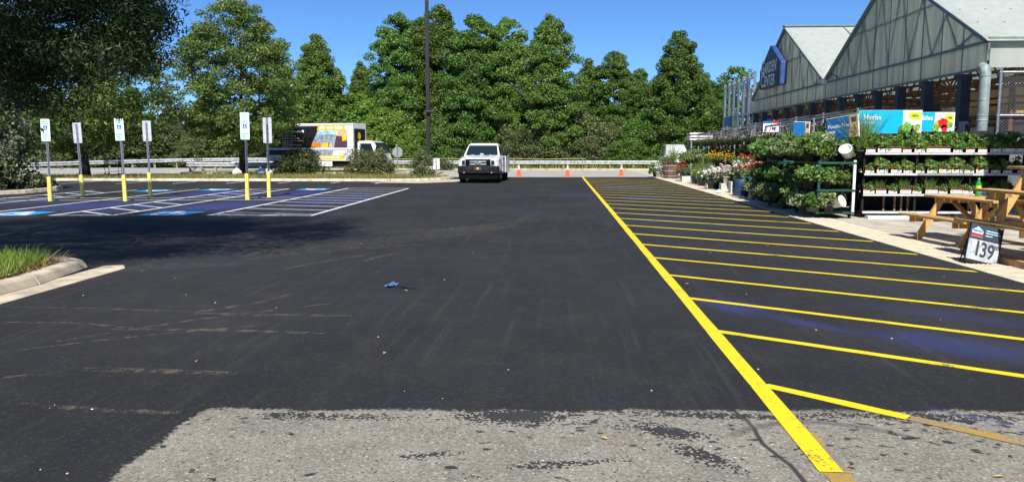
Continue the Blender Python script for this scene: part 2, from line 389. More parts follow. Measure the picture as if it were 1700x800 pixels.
        b = blot(*a); bl = b if bl is None else math_('MAXIMUM', bl, b)
    bl = math_('MULTIPLY', bl, rng_(fine, .35, .6, .45, 1))
    seal = mix(math_('MULTIPLY', bl, .72), seal, (.034, .052, .23))
    # --- old weathered asphalt of the untreated strip in front
    old = mix(rng_(mid, .3, .7), (.235, .215, .172), (.305, .28, .23))
    old = mix(rng_(fine, .45, .62, 0, .55), old, (.13, .122, .11))
    old = mix(rng_(grit, .60, .70, 0, .85), old, (.42, .40, .34))
    vo2 = n.new('ShaderNodeTexVoronoi'); vo2.inputs['Scale'].default_value = 42; l.new(ob, vo2.inputs[0])
    sp2 = n.new('ShaderNodeTexWhiteNoise'); l.new(vo2.outputs['Position'], sp2.inputs[0])
    old = mix(math_('MULTIPLY', math_('LESS_THAN', vo2.outputs['Distance'], .3), math_('GREATER_THAN', sp2.outputs[0], .86)), old, (.50, .47, .41))
    old = mix(math_('MULTIPLY', math_('LESS_THAN', vo2.outputs['Distance'], .32), math_('LESS_THAN', sp2.outputs[0], .09)), old, (.05, .05, .05))
    vo3 = n.new('ShaderNodeTexVoronoi'); vo3.inputs['Scale'].default_value = 75; l.new(ob, vo3.inputs[0])
    sp3 = n.new('ShaderNodeTexWhiteNoise'); l.new(vo3.outputs['Position'], sp3.inputs[0])
    old = mix(math_('MULTIPLY', math_('GREATER_THAN', sp3.outputs[0], .74), .4), old, (.42, .39, .33)); old = mix(math_('MULTIPLY', math_('LESS_THAN', sp3.outputs[0], .22), .36), old, (.10, .092, .078))
    # tar splashes, more of them along the ragged edge
    tarn = noise(11, 8, .3, None, (1, 1.5, 1, .4)); tarn2 = noise(1.1, 3)
    edge = rng_(Y, 3.0, 4.5, -.10, .03)
    tar = rng_(math_('ADD', math_('ADD', tarn, edge), math_('MULTIPLY', math_('SUBTRACT', tarn2, .5), .42)), .60, .66)
    for a in [(-.28, 4.36, .62, .22, 0, 1.0), (.62, 4.16, .34, .14, -.4, .95), (.74, 3.85, .32, .12, -.8, .85), (-1.3, 4.3, .6, .08, 0, .7), (2.2, 4.5, .9, .10, 0, .8), (-.7, 3.75, .3, .06, .3, .7), (.1, 3.7, .4, .07, .2, .7), (1.0, 4.45, .8, .07, 0, .8)]: tar = math_('MAXIMUM', tar, math_('GREATER_THAN', blot(*a), sp3.outputs[0]))
    dx = math_('SUBTRACT', math_('SUBTRACT', X, 1.06), math_('MULTIPLY', math_('SINE', math_('MULTIPLY', Y, 9.)), .012))
    dx = math_('ADD', dx, math_('MULTIPLY', math_('SUBTRACT', Y, 4.5), .10))
    crack = math_('MULTIPLY', rng_(math_('ABSOLUTE', math_('ADD', dx, math_('MULTIPLY', math_('SUBTRACT', mid, .5), .06))), .008, .018, 1, 0), rng_(tarn2, .3, .5, .5, .95))
    tar = math_('MAXIMUM', tar, crack)
    # curved tyre scuff
    q = math_('SQRT', math_('ADD', math_('POWER', math_('SUBTRACT', X, 1.45), 2), math_('POWER', math_('SUBTRACT', Y, 3.75), 2)))
    scuff = math_('MULTIPLY', rng_(math_('ABSOLUTE', math_('SUBTRACT', q, .62)), .015, .045, 1, 0), math_('MULTIPLY', rng_(Y, 4.05, 4.2), .45))
    old = mix(math_('MAXIMUM', tar, scuff), old, (.040, .040, .042))
    old = mix(math_('MULTIPLY', bl, .5), old, (.16, .18, .38))
    # --- where the sealcoat stops
    wob = math_('MULTIPLY', math_('SUBTRACT', noise(3.5, 8), .5), .16); wob2 = math_('MULTIPLY', math_('SUBTRACT', noise(38, 5), .5), .12)
    w = math_('ADD', wob, wob2)
    mX = rng_(math_('ADD', X, w), -2.15, -2.11)
    yl = math_('SUBTRACT', math_('ADD', Y, math_('MULTIPLY', w, 1.1)), math_('MULTIPLY', X, .055))
    mY = rng_(yl, 4.46, 4.51, 1, 0)
    msk = math_('MULTIPLY', mX, mY)
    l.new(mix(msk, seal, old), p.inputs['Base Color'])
    p.inputs['Specular IOR Level'].default_value = .28
    l.new(rng_(mid, .3, .7, .72, .9), p.inputs['Roughness'])
    hb = math_('ADD', math_('MULTIPLY', fine, .6), math_('MULTIPLY', grit, .4)); b = n.new('ShaderNodeBump'); b.inputs['Distance'].default_value = .012
    l.new(math_('ADD', math_('MULTIPLY', msk, .35), .42), b.inputs['Strength']); l.new(hb, b.inputs['Height']); l.new(b.outputs[0], p.inputs['Normal'])
    return m
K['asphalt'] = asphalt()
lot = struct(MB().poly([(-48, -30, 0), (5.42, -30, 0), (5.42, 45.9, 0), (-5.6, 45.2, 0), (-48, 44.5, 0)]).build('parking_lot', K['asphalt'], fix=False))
def roadmat():
    m = M('road_concrete', (.40, .38, .34), .85, var=.12, vs=.5, bump=.15, bs=60, col2=(.30, .29, .265)); return m
K['road'] = roadmat()
struct(MB().poly([(-90, 42, -.02), (60, 42, -.02), (60, 61.6, -.02), (-19, 61.6, -.02), (-24, 66, -.02), (-90, 78, -.02)]).build('access_road', K['road'], fix=False))
# strip of grass and the kerb on the far side of the road
def kerb_path(name, pts, w=.16, h=.14, base=0., parent=None, mat=None, gutter=0):
    """kerb stones, each about 3 m long with an open joint, under one structure object"""
    root = struct(bpy.data.objects.new(name, None)); link(root)
    for i in range(len(pts)-1):
        a = Vector((*pts[i], 0)); b = Vector((*pts[i+1], 0)); d = b-a; L = d.length; d.normalize(); nrm = Vector((-d.y, d.x, 0))
        k = max(1, round(L/3.0)); st = L/k
        for j in range(k):
            p = a+d*(j*st+.006); q = a+d*((j+1)*st-.006)
            mb = MB(); sec = [(-w/2, -.1), (w/2+gutter, -.1), (w/2+gutter, .012), (w/2+.03, .016), (w/2+.012, .05), (w/2-.02, h-.02), (w/2-.05, h), (-w/2, h)]
            rg = [[pt+nrm*-s+Vector((0, 0, base+z)) for s, z in sec] for pt in (p, q)]
            mb.loft(rg); mb.build('kerb_stone', mat or K['kerb'], root)
    return root
# median between lot and road: turf bed with rounded end
med = [(-30, 38.0), (-8.5, 38.4), (-7.2, 38.9), (-6.5, 40.0), (-6.25, 41.5), (-6.3, 43.6), (-7.0, 45.4), (-8.2, 46.3), (-13, 48.2), (-16.5, 48.2), (-19.5, 46.4), (-22, 44.6), (-34, 43.6), (-34, 39)]
struct(MB().prism([(x, y, -.06) for x, y in med], (0, 0, .16)).build('median_bed', K['turf']))
kerb_path('median_kerb', [(-34, 37.7), (-30, 37.85), (-8.5, 38.25), (-7.1, 38.75), (-6.3, 39.95), (-6.08, 41.5), (-6.15, 43.7), (-6.9, 45.6), (-8.1, 46.5), (-13, 48.4)], gutter=.0)
struct(MB().prism([(-9.2, 37.0, -.02), (-6.6, 36.6, -.02), (-5.2, 38.2, -.02), (-4.9, 41, -.02), (-6.0, 41.4, -.02), (-6.2, 39.9, -.02), (-7.05, 38.65, -.02), (-8.5, 38.14, -.02)], (0, 0, .027)).build('gutter_apron', K['kerb']))
kerb_path('road_kerb', [(60, 62.2), (-4, 62.2), (-19, 62.0), (-24, 66.3)], w=.5, h=.13, base=-.02)
struct(MB().prism([(60, 62.4, -.09), (60, 70, -.09), (-22, 70, -.09), (-24, 66.6, -.09), (-19, 62.25, -.09), (-4, 62.4, -.09)], (0, 0, .1)).build('verge', K['turf']))
# island of pale stone inside the guardrail loop
lp = [(-27.5, 54), (-25.5, 51.6), (-22, 50.8), (-15, 51.4), (-12, 52.6), (-12, 60), (-24, 60), (-27, 57.5)]
struct(MB().prism([(x, y, -.09) for x, y in lp], (0, 0, .12)).build('loop_island', K['turf']))
kerb_path('loop_kerb', [(-12, 52.4), (-15, 51.2), (-22, 50.6), (-25.6, 51.4), (-27.7, 54), (-27.2, 57.6)], w=.6, h=.12, base=-.02)
# planted island at the left
isl = [(-40, 23.5), (-24, 24.0), (-20.0, 25.2), (-19.45, 26.6), (-19.6, 28.4), (-20.7, 30.4), (-22.5, 31.4), (-40, 31.4)]
struct(MB().prism([(x, y, -.02) for x, y in isl], (0, 0, .13)).build('island_bed', K['mulch']))
kerb_path('island_kerb', [(-40, 23.35), (-24, 23.85), (-19.95, 25.0), (-19.3, 26.55), (-19.45, 28.5), (-20.6, 30.6), (-22.5, 31.6)], h=.15)
# near grass island
ni = [(-16, -8), (-6.32, -8), (-6.25, 5), (-6.22, 8.4), (-6.42, 9.55), (-6.95, 9.95), (-16, 10.0)]
struct(MB().prism([(x, y, -.02) for x, y in ni], (0, 0, .12)).build('grass_island_bed', K['soil']))
kerb_path('grass_island_kerb', [(-16, 10.12), (-6.95, 10.08), (-6.36, 9.68), (-6.12, 8.4), (-6.14, 5), (-6.2, -8)][::-1], w=.2, h=.12)
struct(MB().prism([(-6.05, -8, -.02), (-5.66, -8, -.02), (-5.64, 7.2, -.02), (-5.72, 9.7, -.02), (-5.9, 9.98, -.02), (-6.12, 9.9, -.02), (-6.05, 8.4, -.02)], (0, 0, .03)).build('concrete_gutter', K['kerb']))

# ---- paint on the lot
def stripe(parent, a, b, w, mat, z=.004, name='painted_stripe', skew=None):
    a = Vector((*a, z)); b = Vector((*b, z)); d = (b-a).normalized(); nn = Vector((-d.y, d.x, 0))*w/2
    if skew:                                         # ends cut parallel to the Y axis line they meet
        e = Vector((0, w/2/max(.2, abs(d.x)), 0)); pts = [a-e, b-e, b+e, a+e]
    else: pts = [a-nn, b-nn, b+nn, a+nn]
    k = max(1, min(60, int((b-a).length/.16))); A0, B0, B1, A1 = pts; j = lambda: Vector((rng.uniform(-.0035, .0035), rng.uniform(-.0035, .0035), 0))
    lo = [A0.lerp(B0, i/k)+j() for i in range(k+1)]; hi = [A1.lerp(B1, i/k)+j() for i in range(k+1)]
    return MB().add(lo+hi, [(i, i+1, k+2+i, k+1+i) for i in range(k)]).build(name, mat, parent, fix=False)
fl = struct(bpy.data.objects.new('fire_lane_marking', None)); link(fl)
stripe(fl, (1.325, 3.66), (1.325, 45.6), .115, K['paintyellow'], z=.006, name='painted_line')
ys = [5.06, 6.60, 8.10, 9.62, 11.2, 12.8, 14.45, 16.1]+[17.75+1.62*i for i in range(17)]
for i, y in enumerate(ys):
    x1 = 5.36; y1 = y-(x1-1.38)*.665
    if i == 0: x1, y1 = 2.04, 4.48
    stripe(fl, (1.37, y), (x1, y1), .095 if y < 12 else .10, K['paintyellow'], skew=(i > 0))
stripe(fl, (2.05, 4.475), (3.6, 3.15), .095, K['paintold'], name='faded_stripe')
stripe(fl, (1.345, 3.652), (1.35, 2.6), .12, K['paintold'], name='faded_stripe')
stripe(fl, (1.40, 3.66), (1.395, 4.2), .04, K['paintold'], z=.0035, name='faded_stripe')

st = struct(bpy.data.objects.new('stall_marking', None)); link(st)
PW = K['paintwhite']
def vline(x, y0, y1, w=.10): stripe(st, (x, y0), (x-.02*(y1-y0), y1), w, PW, name='painted_line')
NY, FY, M1, M2 = 18.0, 31.3, 23.75, 25.05
def sk(x, y): return x-.02*(y-NY)
for x, y0, y1 in [(-5.95, NY, FY), (-8.45, NY, FY), (-10.75, NY-.15, FY-.6), (-12.2, NY-.3, FY-.8), (-14.3, 18.6, 30.2), (-16.55, 19.8, 29.6), (-18.0, 20.4, 29), (-3e9, 0, 0)]:
    if x > -100: vline(x, y0, y1)
def hline(x0, y0, x1, y1, w=.10): stripe(st, (x0, y0), (x1, y1), w, PW, z=.0052, name='painted_line')
hline(-8.5, NY, -5.9, NY+.02); hline(-12.25, NY-.3, -10.7, NY-.15); hline(sk(-8.45, FY), FY, sk(-5.95, FY), FY+.05)
hline(sk(-12.2, 30.5), 30.5, sk(-10.75, 30.7), 30.7)
hline(-18.2, 22.9, -8.55, 23.85); hline(-18.2, 24.1, -8.5, 25.1)
for y in (18.35, 18.95, 20.25, 21.55, 22.9, 24.0, 25.15, 26.45, 27.75, 29.1, 30.3):          # hatch of the wide aisle
    hline(sk(-8.45, y), y, sk(-5.95, y-.6), y-.6 if y > 18.4 else 18.06, .085)
for y in (18.95, 20.2, 21.4, 22.55, 26.3, 27.5, 28.7, 29.9):
    hline(sk(-12.2, y), y, sk(-10.75, y), y-1.1, .085)
for y in (21.6, 22.8, 26.0, 27.2, 28.4):
    hline(sk(-18.0, y), y, sk(-16.55, y), y-1.1, .085)
for x, y0, y1 in [(-8.7, 35.9, 37.4), (-10.9, 36.1, 37.7), (-13.4, 35.9, 37.7), (-15.75, 35.5, 37.6), (-18.2, 35.2, 37.6), (-20.7, 34.8, 37.5), (-23.4, 33.2, 37.4)]:
    stripe(st, (x, y0), (x, y1), .10, PW, name='painted_line')
def wheelchair_mark(cx, cy, flip):
    root = struct(bpy.data.objects.new('accessible_stall_symbol', None)); link(root); root.location = (cx, cy, 0); root.rotation_euler = (0, 0, math.pi if flip else 0)
    MB().poly([(-.56, -.60, .0045), (.56, -.60, .0045), (.56, .60, .0045), (-.56, .60, .0045)]).build('blue_field', K['paintblue'], root, fix=False)
    wheelchair(root, 1.22, K['paintwhite'], z=.0068)
def wheelchair(parent, s, mat, z=.0, rot=None, loc=(0, 0, 0)):
    mb = MB()
    def ln(a, b, w):
        a = Vector((a[0]*s, a[1]*s, z)); b = Vector((b[0]*s, b[1]*s, z)); d = (b-a).normalized(); q = Vector((-d.y, d.x, 0))*w*s*.72
        mb.poly([a-q, b-q, b+q, a+q])
    mb.poly([(math.cos(a)*.085*s-.06*s, math.sin(a)*.085*s+.42*s, z) for a in [i*math.pi/6 for i in range(12)]])
    ln((-.06, .32), (-.03, -.06), .10); ln((-.05, .14), (.20, .14), .08); ln((-.05, -.04), (.22, -.04), .09); ln((.20, -.01), (.32, -.36), .09); ln((.30, -.36), (.40, -.33), .08)
    for i in range(9):
        a0 = R(100+i*27); a1 = R(100+(i+1)*27)
        ln((-.02+.29*math.cos(a0), -.16+.29*math.sin(a0)), (-.02+.29*math.cos(a1), -.16+.29*math.sin(a1)), .08)
    for i in range(len(mb.v)): mb.v[i] = (mb.v[i][0], mb.v[i][1], mb.v[i][2]+.00002*s*(i//4))
    o = mb.build('wheelchair_symbol', mat, parent, fix=False); o.location = loc
    if rot: o.rotation_euler = rot
    return o
for x, y, f in [(-9.58, 18.5, 0), (-13.35, 18.2, 0), (-9.85, 30.3, 1), (-13.6, 29.8, 1), (-15.7, 28.9, 1)]: wheelchair_mark(x, y, f)

# ---- dusty scuffs on the sealcoat: thin deposits, partly transparent
def dustmat(amt):
    m, n, l, p = nodes('dust_deposit'); p.inputs['Base Color'].default_value = (.30, .25, .16, 1); p.inputs['Roughness'].default_value = .95
    tc = n.new('ShaderNodeTexCoord'); a = n.new('ShaderNodeTexNoise'); a.inputs['Scale'].default_value = 9; a.inputs['Detail'].default_value = 7
    b = n.new('ShaderNodeTexNoise'); b.inputs['Scale'].default_value = 90; b.inputs['Detail'].default_value = 3
    l.new(tc.outputs['Object'], a.inputs[0]); l.new(tc.outputs['Object'], b.inputs[0])
    uv = n.new('ShaderNodeUVMap'); sx = n.new('ShaderNodeSeparateXYZ'); l.new(uv.outputs[0], sx.inputs[0])
    mm = n.new('ShaderNodeMath'); mm.operation = 'MULTIPLY'; l.new(a.outputs[0], mm.inputs[0]); l.new(b.outputs[0], mm.inputs[1])
    mr = n.new('ShaderNodeMapRange'); mr.inputs[1].default_value = .235; mr.inputs[2].default_value = .38; mr.inputs[4].default_value = amt; l.new(mm.outputs[0], mr.inputs[0])
    l.new(mr.outputs[0], p.inputs['Alpha']); return m
K['dust'] = dustmat(.42); K['dustfaint'] = dustmat(.17)
def ribbon(parent, pts, w, z=.0028, name='dust_streak', mat=None):
    P = [Vector((*p, z)) for p in pts]; mb = MB(); n = len(P); vs = []
    for i, p in enumerate(P):
        d = (P[min(i+1, n-1)]-P[max(i-1, 0)]).normalized(); q = Vector((-d.y, d.x, 0)); t = i/(n-1)
        ww = w*(.35+.65*math.sin(math.pi*(.1+.8*t)))*(.75+.5*rng.random())/2; vs += [p-q*ww, p+q*ww]
    mb.add(vs, [(2*i, 2*i+2, 2*i+3, 2*i+1) for i in range(n-1)]); return mb.build(name, mat or K['dust'], parent, fix=False)
def arc(p0, p1, bow, n=14):
    a = Vector(p0); b = Vector(p1); d = b-a; q = Vector((-d.y, d.x)).normalized()
    return [tuple(a+d*(i/n)+q*bow*math.sin(math.pi*i/n)+q*rng.uniform(-.008, .008)) for i in range(n+1)]
for i, (a, b, bow, w) in enumerate([((-3.55, 7.05), (-1.95, 7.02), -.02, .10), ((-3.9, 6.35), (-2.0, 6.3), .05, .09), ((-5.9, 7.2), (-3.5, 7.1), .06, .07), ((-5.1, 6.55), (-3.6, 6.35), .1, .07), ((-3.5, 7.1), (-2.9, 8.1), -.1, .10),
        ((-4.1, 5.9), (-2.3, 7.6), .1, .06), ((-4.3, 5.55), (-2.6, 6.6), .08, .05), ((-3.4, 5.15), (-2.25, 5.1), .01, .12), ((-4.2, 4.45), (-3.5, 5.05), .1, .05), ((-3.3, 4.4), (-2.25, 4.3), -.04, .07), ((-4.6, 3.7), (-3.5, 4.4), .1, .05),
        ((-4.8, 11.0), (-.6, 17.6), -.5, .9), ((-4.5, 10.6), (-2.2, 12.6), .2, .35), ((-3.6, 14.2), (-.7, 15.6), .1, .7), ((-.9, 16.8), (-.4, 19.5), .1, .25), ((-3.6, 9.8), (-2.9, 11.2), .05, .14), ((-2.75, 10.6), (-2.4, 11.6), .05, .12), ((-6.2, 9.4), (-4.4, 10.2), .1, .5)]):
    ribbon(lot, arc(a, b, bow), w, z=.0024+.0001*i, mat=K['dustfaint'] if w > .2 else None)
# small bits of grit and dry leaves
mb = MB()
for i in range(110):
    x, y = rng.uniform(-6, 5), 3.4+30*rng.random()**2.2; s = rng.uniform(.003, .011); a = rng.random()*6
    mb.add([(x+s*math.cos(a+k*2.1)*rng.uniform(.6, 1.3), y+s*math.sin(a+k*2.1), .003+s*.1) for k in range(3)]+[(x, y, .004+s*.7)], [(0, 1, 3), (1, 2, 3), (2, 0, 3)])
tag(mb.build('stone_grit', K['block']), 'scattered pale grit and stone chips on the asphalt', 'grit', kind='stuff')
mb = MB()
for i in range(26):
    x, y = rng.uniform(-5, 4.5), 3.6+16*rng.random()**1.5; s = rng.uniform(.018, .04); a = rng.random()*6; c, q = math.cos(a), math.sin(a)
    mb.add([(x-c*s, y-q*s, .005), (x+q*s*.4, y-c*s*.4, .012), (x+c*s, y+q*s, .006), (x-q*s*.4, y+c*s*.4, .015)], [(0, 1, 2), (0, 2, 3)])
tag(mb.build('fallen_leaves', M('dry_leaf', (.42, .30, .12), .8)), 'dry fallen leaves scattered over the dark asphalt', 'leaves', kind='stuff')

# ---- walk beside the lane: tactile panels then concrete slabs
walk = struct(bpy.data.objects.new('sidewalk', None)); link(walk)
mb = MB(); mb.bx(0, .742, .004, .596, -.05, .012)
for i in range(12):
    for j in range(10):
        x = .035+i*.061; y = .033+j*.059; r = .021
        b = [(x+r*math.cos(k*math.pi/3), y+r*math.sin(k*math.pi/3), .0121) for k in range(6)]; t = [(x+r*.55*math.cos(k*math.pi/3), y+r*.55*math.sin(k*math.pi/3), .0185) for k in range(6)]
        mb.add(b+t, [(k, (k+1) % 6, 6+(k+1) % 6, 6+k) for k in range(6)]+[tuple(range(6, 12))])
K['tactile'] = M('tactile_paving', (.56, .48, .35), .85, var=.14, vs=4, bump=.25, bs=120)
pm = mb.mesh('tactile_panel', K['tactile'], fix=False)
for i in range(66): obj('tactile_panel', pm, walk, (5.425, 6.4+i*.6, 0))
mb = MB(); mb.bx(.006, 1.494, .006, 1.794, -.05, .008); sm = mb.mesh('concrete_slab', K['concrete'])
for ix in range(4):
    for iy in range(22): obj('concrete_slab', sm, walk, (6.175+ix*1.5, 6.4+iy*1.8, 0))
struct(MB().poly([(5.42, -30, -.012), (40, -30, -.012), (40, 62, -.012), (5.42, 62, -.012)]).build('garden_yard_floor', K['concrete'], fix=False))
# ================================================================ trees and shrubs
def at(px, y): return (px-930)/1277*y                      # lateral position of a picture column at lot depth y
def zt(py, y): return 1.55+(250-py)/1277*y
def trunk_mesh(H, r, mat, limbs, name='trunk', top=.92, lean=0):
    mb = MB(); n = 7; pts = []; 
    for i in range(n):
        t = i/(n-1); pts.append(Vector((lean*t*H+.02*H*math.sin(t*5+H)*t, .015*H*math.sin(t*4)*t, t*H*top-.15)))
    mb.tube(pts, [r*(1.35 if i == 0 else 1)*(1-.92*i/(n-1))+.01 for i in range(n)], 9)
    for c in limbs:
        c = Vector(c); t = max(.12, min(.9, (c.z-.35*math.hypot(c.x, c.y))/(H*top))); k = t*(n-1); i = min(n-2, int(k)); b = pts[i].lerp(pts[i+1], k-i)
        mid = b.lerp(c, .5)+Vector((0, 0, .06*(c-b).length)); rr = r*(1-.9*t)*.45
        mb.tube([b, mid, c], [rr, rr*.6, rr*.18], 6)
    return mb.mesh(name, mat, smooth=True)
def crown(H, Rr, z0, mode, n, per, L, Wd, mat, cl=.75, up=.3, seed=0, squash=.7, inner=.35):
    """clumps arranged in a crown envelope; returns leaf mesh and some clump centres for limbs"""
    rg = np.random.default_rng(seed); cs = []; rs = []
    while len(cs) < n:
        t = rg.random(); 
        if mode == 'cone': e = (1-t**2.4)**.8*min(1, (t+.12)/.3)**.5
        elif mode == 'oval': e = (1-t**3.6)**.65*min(1, (t+.2)/.35)**.5
        elif mode == 'oak': e = math.sin(math.pi*(t**.72*.9+.06))**.7
        else: e = math.sqrt(max(0, 1-(2*t-1)**2))
        if rg.random() > e+.15: continue
        a = rg.random()*2*np.pi; f = inner+(1-inner)*rg.random()**.55
        lob = 1+.16*math.sin(3*a+seed)+.12*math.sin(5*a+7*t+seed*2)
        rad = max(.05, Rr*e*lob*f-cl*.15)
        cs.append((rad*math.cos(a), rad*math.sin(a), z0+(H-z0)*t)); k = cl*(.65+.7*rg.random())*(.55+.45*e); rs.append((k, k, k*squash))
    cnt = np.maximum(6, (per*(np.array(rs)[:, 0]/cl)**1.6).astype(int))
    me = leaves(cs, rs, cnt, L, Wd, mat, 'crown', up=up, droop=.35)
    lim = [cs[i] for i in range(0, n, max(1, n//26))]
    return me, lim
def make_tree(name, label, H, Rr, z0, mode, n, per, L, Wd, leaf, bark, r, cl, seed, loc=(0, 0, 0), group=None, squash=.7, inner=.35, lean=0, cat='tree'):
    t = thing(name, label, cat, loc, 0, group)
    me, lim = crown(H, Rr, z0, mode, n, per, L, Wd, leaf, cl, seed=seed, squash=squash, inner=inner)
    obj('trunk', trunk_mesh(H, r, bark, lim, lean=lean), t); obj('crown', me, t); return t
BG = 'tall trees behind the guardrail'
# prototypes of the tall pointed trees (12 m class)
A = make_tree('tall_tree', 'pointed dark green tree right behind the box truck', 12.5, 3.0, 1.2, 'cone', 430, 230, .165, .11, K['lf_dark'], K['bark'], .17, .66, 3, (at(527, 69), 69, 0), BG)
B = make_tree('tall_tree', 'tall tree with its top cut by the light pole', 14, 2.9, 1.5, 'oval', 470, 230, .165, .11, K['lf_dark'], K['bark'], .18, .66, 4, (at(733, 69), 69, 0), BG)
Cc = make_tree('tall_tree', 'slim upright tree with even oval crown above the first cone from the pickup', 13.5, 2.5, 1.5, 'oval', 400, 230, .165, .11, K['lf_mid'], K['bark'], .17, .62, 8, (at(912, 67), 67, 0), BG)
D = make_tree('tall_tree', 'tall tree standing right above the white pickup', 14, 3.0, 1.5, 'oval', 420, 240, .17, .115, K['lf_mid'], K['bark'], .18, .72, 14, (at(790, 68), 68, 0), BG, squash=.6); D.scale = (1, 1, zt(30, 68)/14)
def place(proto, px, top, y, w=1., label='', rz=0, h0=12.5):
    s = zt(top, y)/h0; return dup(proto, (at(px, y), y, -.1), rz, (s*w, s*w, s), label, BG)
A.scale = (.98, .98, zt(57, 69)/12.5); B.scale = (1, 1, zt(17, 69)/14); Cc.scale = (1, 1, zt(33, 67)/13.5)
place(D, 664, 24, 70, .92, 'tall dark tree at the left end of the highest clump', 1.1, 14)
place(B, 700, 34, 73, .85, 'tree filling in behind the light pole', 2.0, 14)
place(D, 842, 33, 70, .90, 'tall tree between the pickup and the nearest orange cone', 4.2, 14)
place(A, 600, 100, 74, .75, 'thin airy tree top between the truck and the tall clump', .8)
place(A, 975, 98, 74, .85, 'shorter tree with rough top above the middle cone', 3.1)
place(D, 1017, 88, 72, 1.0, 'medium tree above the rightmost cone', 5.0, 14)
place(A, 1120, 55, 66, 1.0, 'single pointed evergreen looking tree beside the flower stand', 1.9)
place(B, 1058, 118, 70, 1.1, 'dark shaded tree left of the single pointed tree', .4, 14)
for px, top, y, lab in [(470, 120, 80, 'dark tree in the gap left of the pointed tree'), (330, 150, 84, 'far tree hidden behind the airy oak'), (268, 182, 88, 'low far tree right of the overhanging oak'), (205, 150, 80, 'far tree seen above the second sign pair'), (140, 120, 76, 'far tree behind the thick dark trunk'), (70, 130, 74, 'far tree behind the leftmost sign'), (5, 120, 70, 'far tree at the left picture edge'), (560, 140, 82, 'dark tree behind the box truck cab'), (1190, 150, 80, 'dark tree behind the tall pipe fence'), (1150, 130, 84, 'tree in the gap beside the pointed tree')]:
    place(B if rng.random() < .5 else A, px, top, y, 1.15, lab, rng.random()*6, 13)
# deeper wood, one dark mass behind the trees one can tell apart
cs = []; rs = []
for i in range(620):
    px = rng.uniform(-1500, 1420); y = rng.uniform(84, 100); cs.append((at(px, y), y, rng.uniform(.5, 5.2 if px < 1000 else 4.2))); k = rng.uniform(1.1, 1.9); rs.append((k, k, k*.8))
tag(obj('woodland', leaves(cs, rs, [90]*len(cs), .42, .30, K['lf_dark'], 'woodland')), 'dark woodland reading as one mass behind the trees', 'woodland', kind='stuff')
# understorey
UG = 'bright bushes under the tall trees'
U1 = make_tree('understorey_bush', 'bright green bush in a row below the tall trees', 5.2, 1.9, .1, 'oval', 190, 170, .17, .12, K['lf_bright'], K['bark'], .05, .62, 21, (at(640, 67), 67, -.05), UG, cat='bush')
U2 = make_tree('understorey_bush', 'mid green bush in a row below the tall trees', 4.6, 2.0, 0, 'oval', 190, 170, .15, .10, K['lf_mid'], K['bark'], .05, .62, 22, (at(730, 66), 66, -.05), UG, cat='bush')
U3 = make_tree('brush_thicket', 'olive brush thicket with thin bare stems behind the guardrail', 4.2, 2.1, 0, 'oval', 130, 120, .16, .09, K['lf_olive'], K['bark'], .05, .60, 23, (at(890, 66), 66, -.05), 'olive brush behind the guardrail', cat='brush', inner=.2)
def bush(proto, px, top, y, w=1., h0=4.6):
    y += 2.2 if proto is U3 else 1.2; s = zt(top, y)/h0; dup(proto, (at(px, y), y, -.05), rng.random()*6, (s*w, s*w, s))
for px, top, y, w in [(595, 158, 68, 1.1), (680, 165, 68, .9), (775, 158, 67, .8), (620, 195, 65, 1.1), (685, 215, 64.8, 1.2), (800, 170, 69, .9)]: bush(U1, px, top, y, w, 5.2)
for px, top, y, w in [(840, 165, 69, 1), (1150, 165, 66, 1.15), (1110, 172, 68, 1.1), (1180, 180, 64.5, 1.2), (1070, 185, 66, 1.1), (560, 190, 69, 1.1), (500, 195, 70, 1.1), (445, 190, 74, 1.2), (700, 232, 64.5, 1.5), (745, 238, 64.4, 1.4), (1045, 225, 64.6, 1.5)]: bush(U2, px, top, y, w)
for px, top, y, w in [(850, 205, 65.3, 1), (935, 180, 67, 1), (975, 190, 66, 1.1), (1010, 205, 65.2, 1.1), (910, 215, 64.6, 1.2), (870, 232, 64.2, 1.6), (960, 232, 64.3, 1.6), (1030, 238, 64.3, 1.8), (800, 240, 64.3, 1.6), (350, 205, 70, 1.5), (290, 205, 73, 1.5), (240, 200, 72, 1.6), (190, 200, 70, 1.6), (140, 205, 68, 1.5), (90, 205, 66, 1.5), (400, 200, 72, 1.4), (320, 225, 69, 1.8), (430, 225, 69, 1.6)]: bush(U3, px, top, y, w, 4.2)
# spiky foliage rising behind the tall pipe fence
make_tree('sumac_tree', 'feathery tree top rising behind the tall pipe fence', zt(112, 62), 2.0, 2.5, 'oak', 46, 60, .42, .10, K['lf_mid'], K['bark'], .10, .55, 31, (at(1212, 62), 62, 0))

# airy oak standing in the median bed
make_tree('willow_oak', 'airy spreading oak standing in the median behind the third sign pair', zt(4, 45.4), 3.75, 1.5, 'oak', 430, 150, .19, .07, K['lf_oak'], K['barkdark'], .17, .62, 41, (at(394, 45.4), 45.4, .05), squash=.5, inner=.12)
# far oak whose thick dark trunk stands behind the left signs
make_tree('oak_tree', 'leafy oak with thick dark trunk behind the two left sign pairs', 9.6, 4.6, 1.5, 'oak', 300, 120, .21, .08, K['lf_oak'], K['barkdark'], .24, .70, 43, (at(116, 41), 41.0, .05), squash=.55, inner=.2)
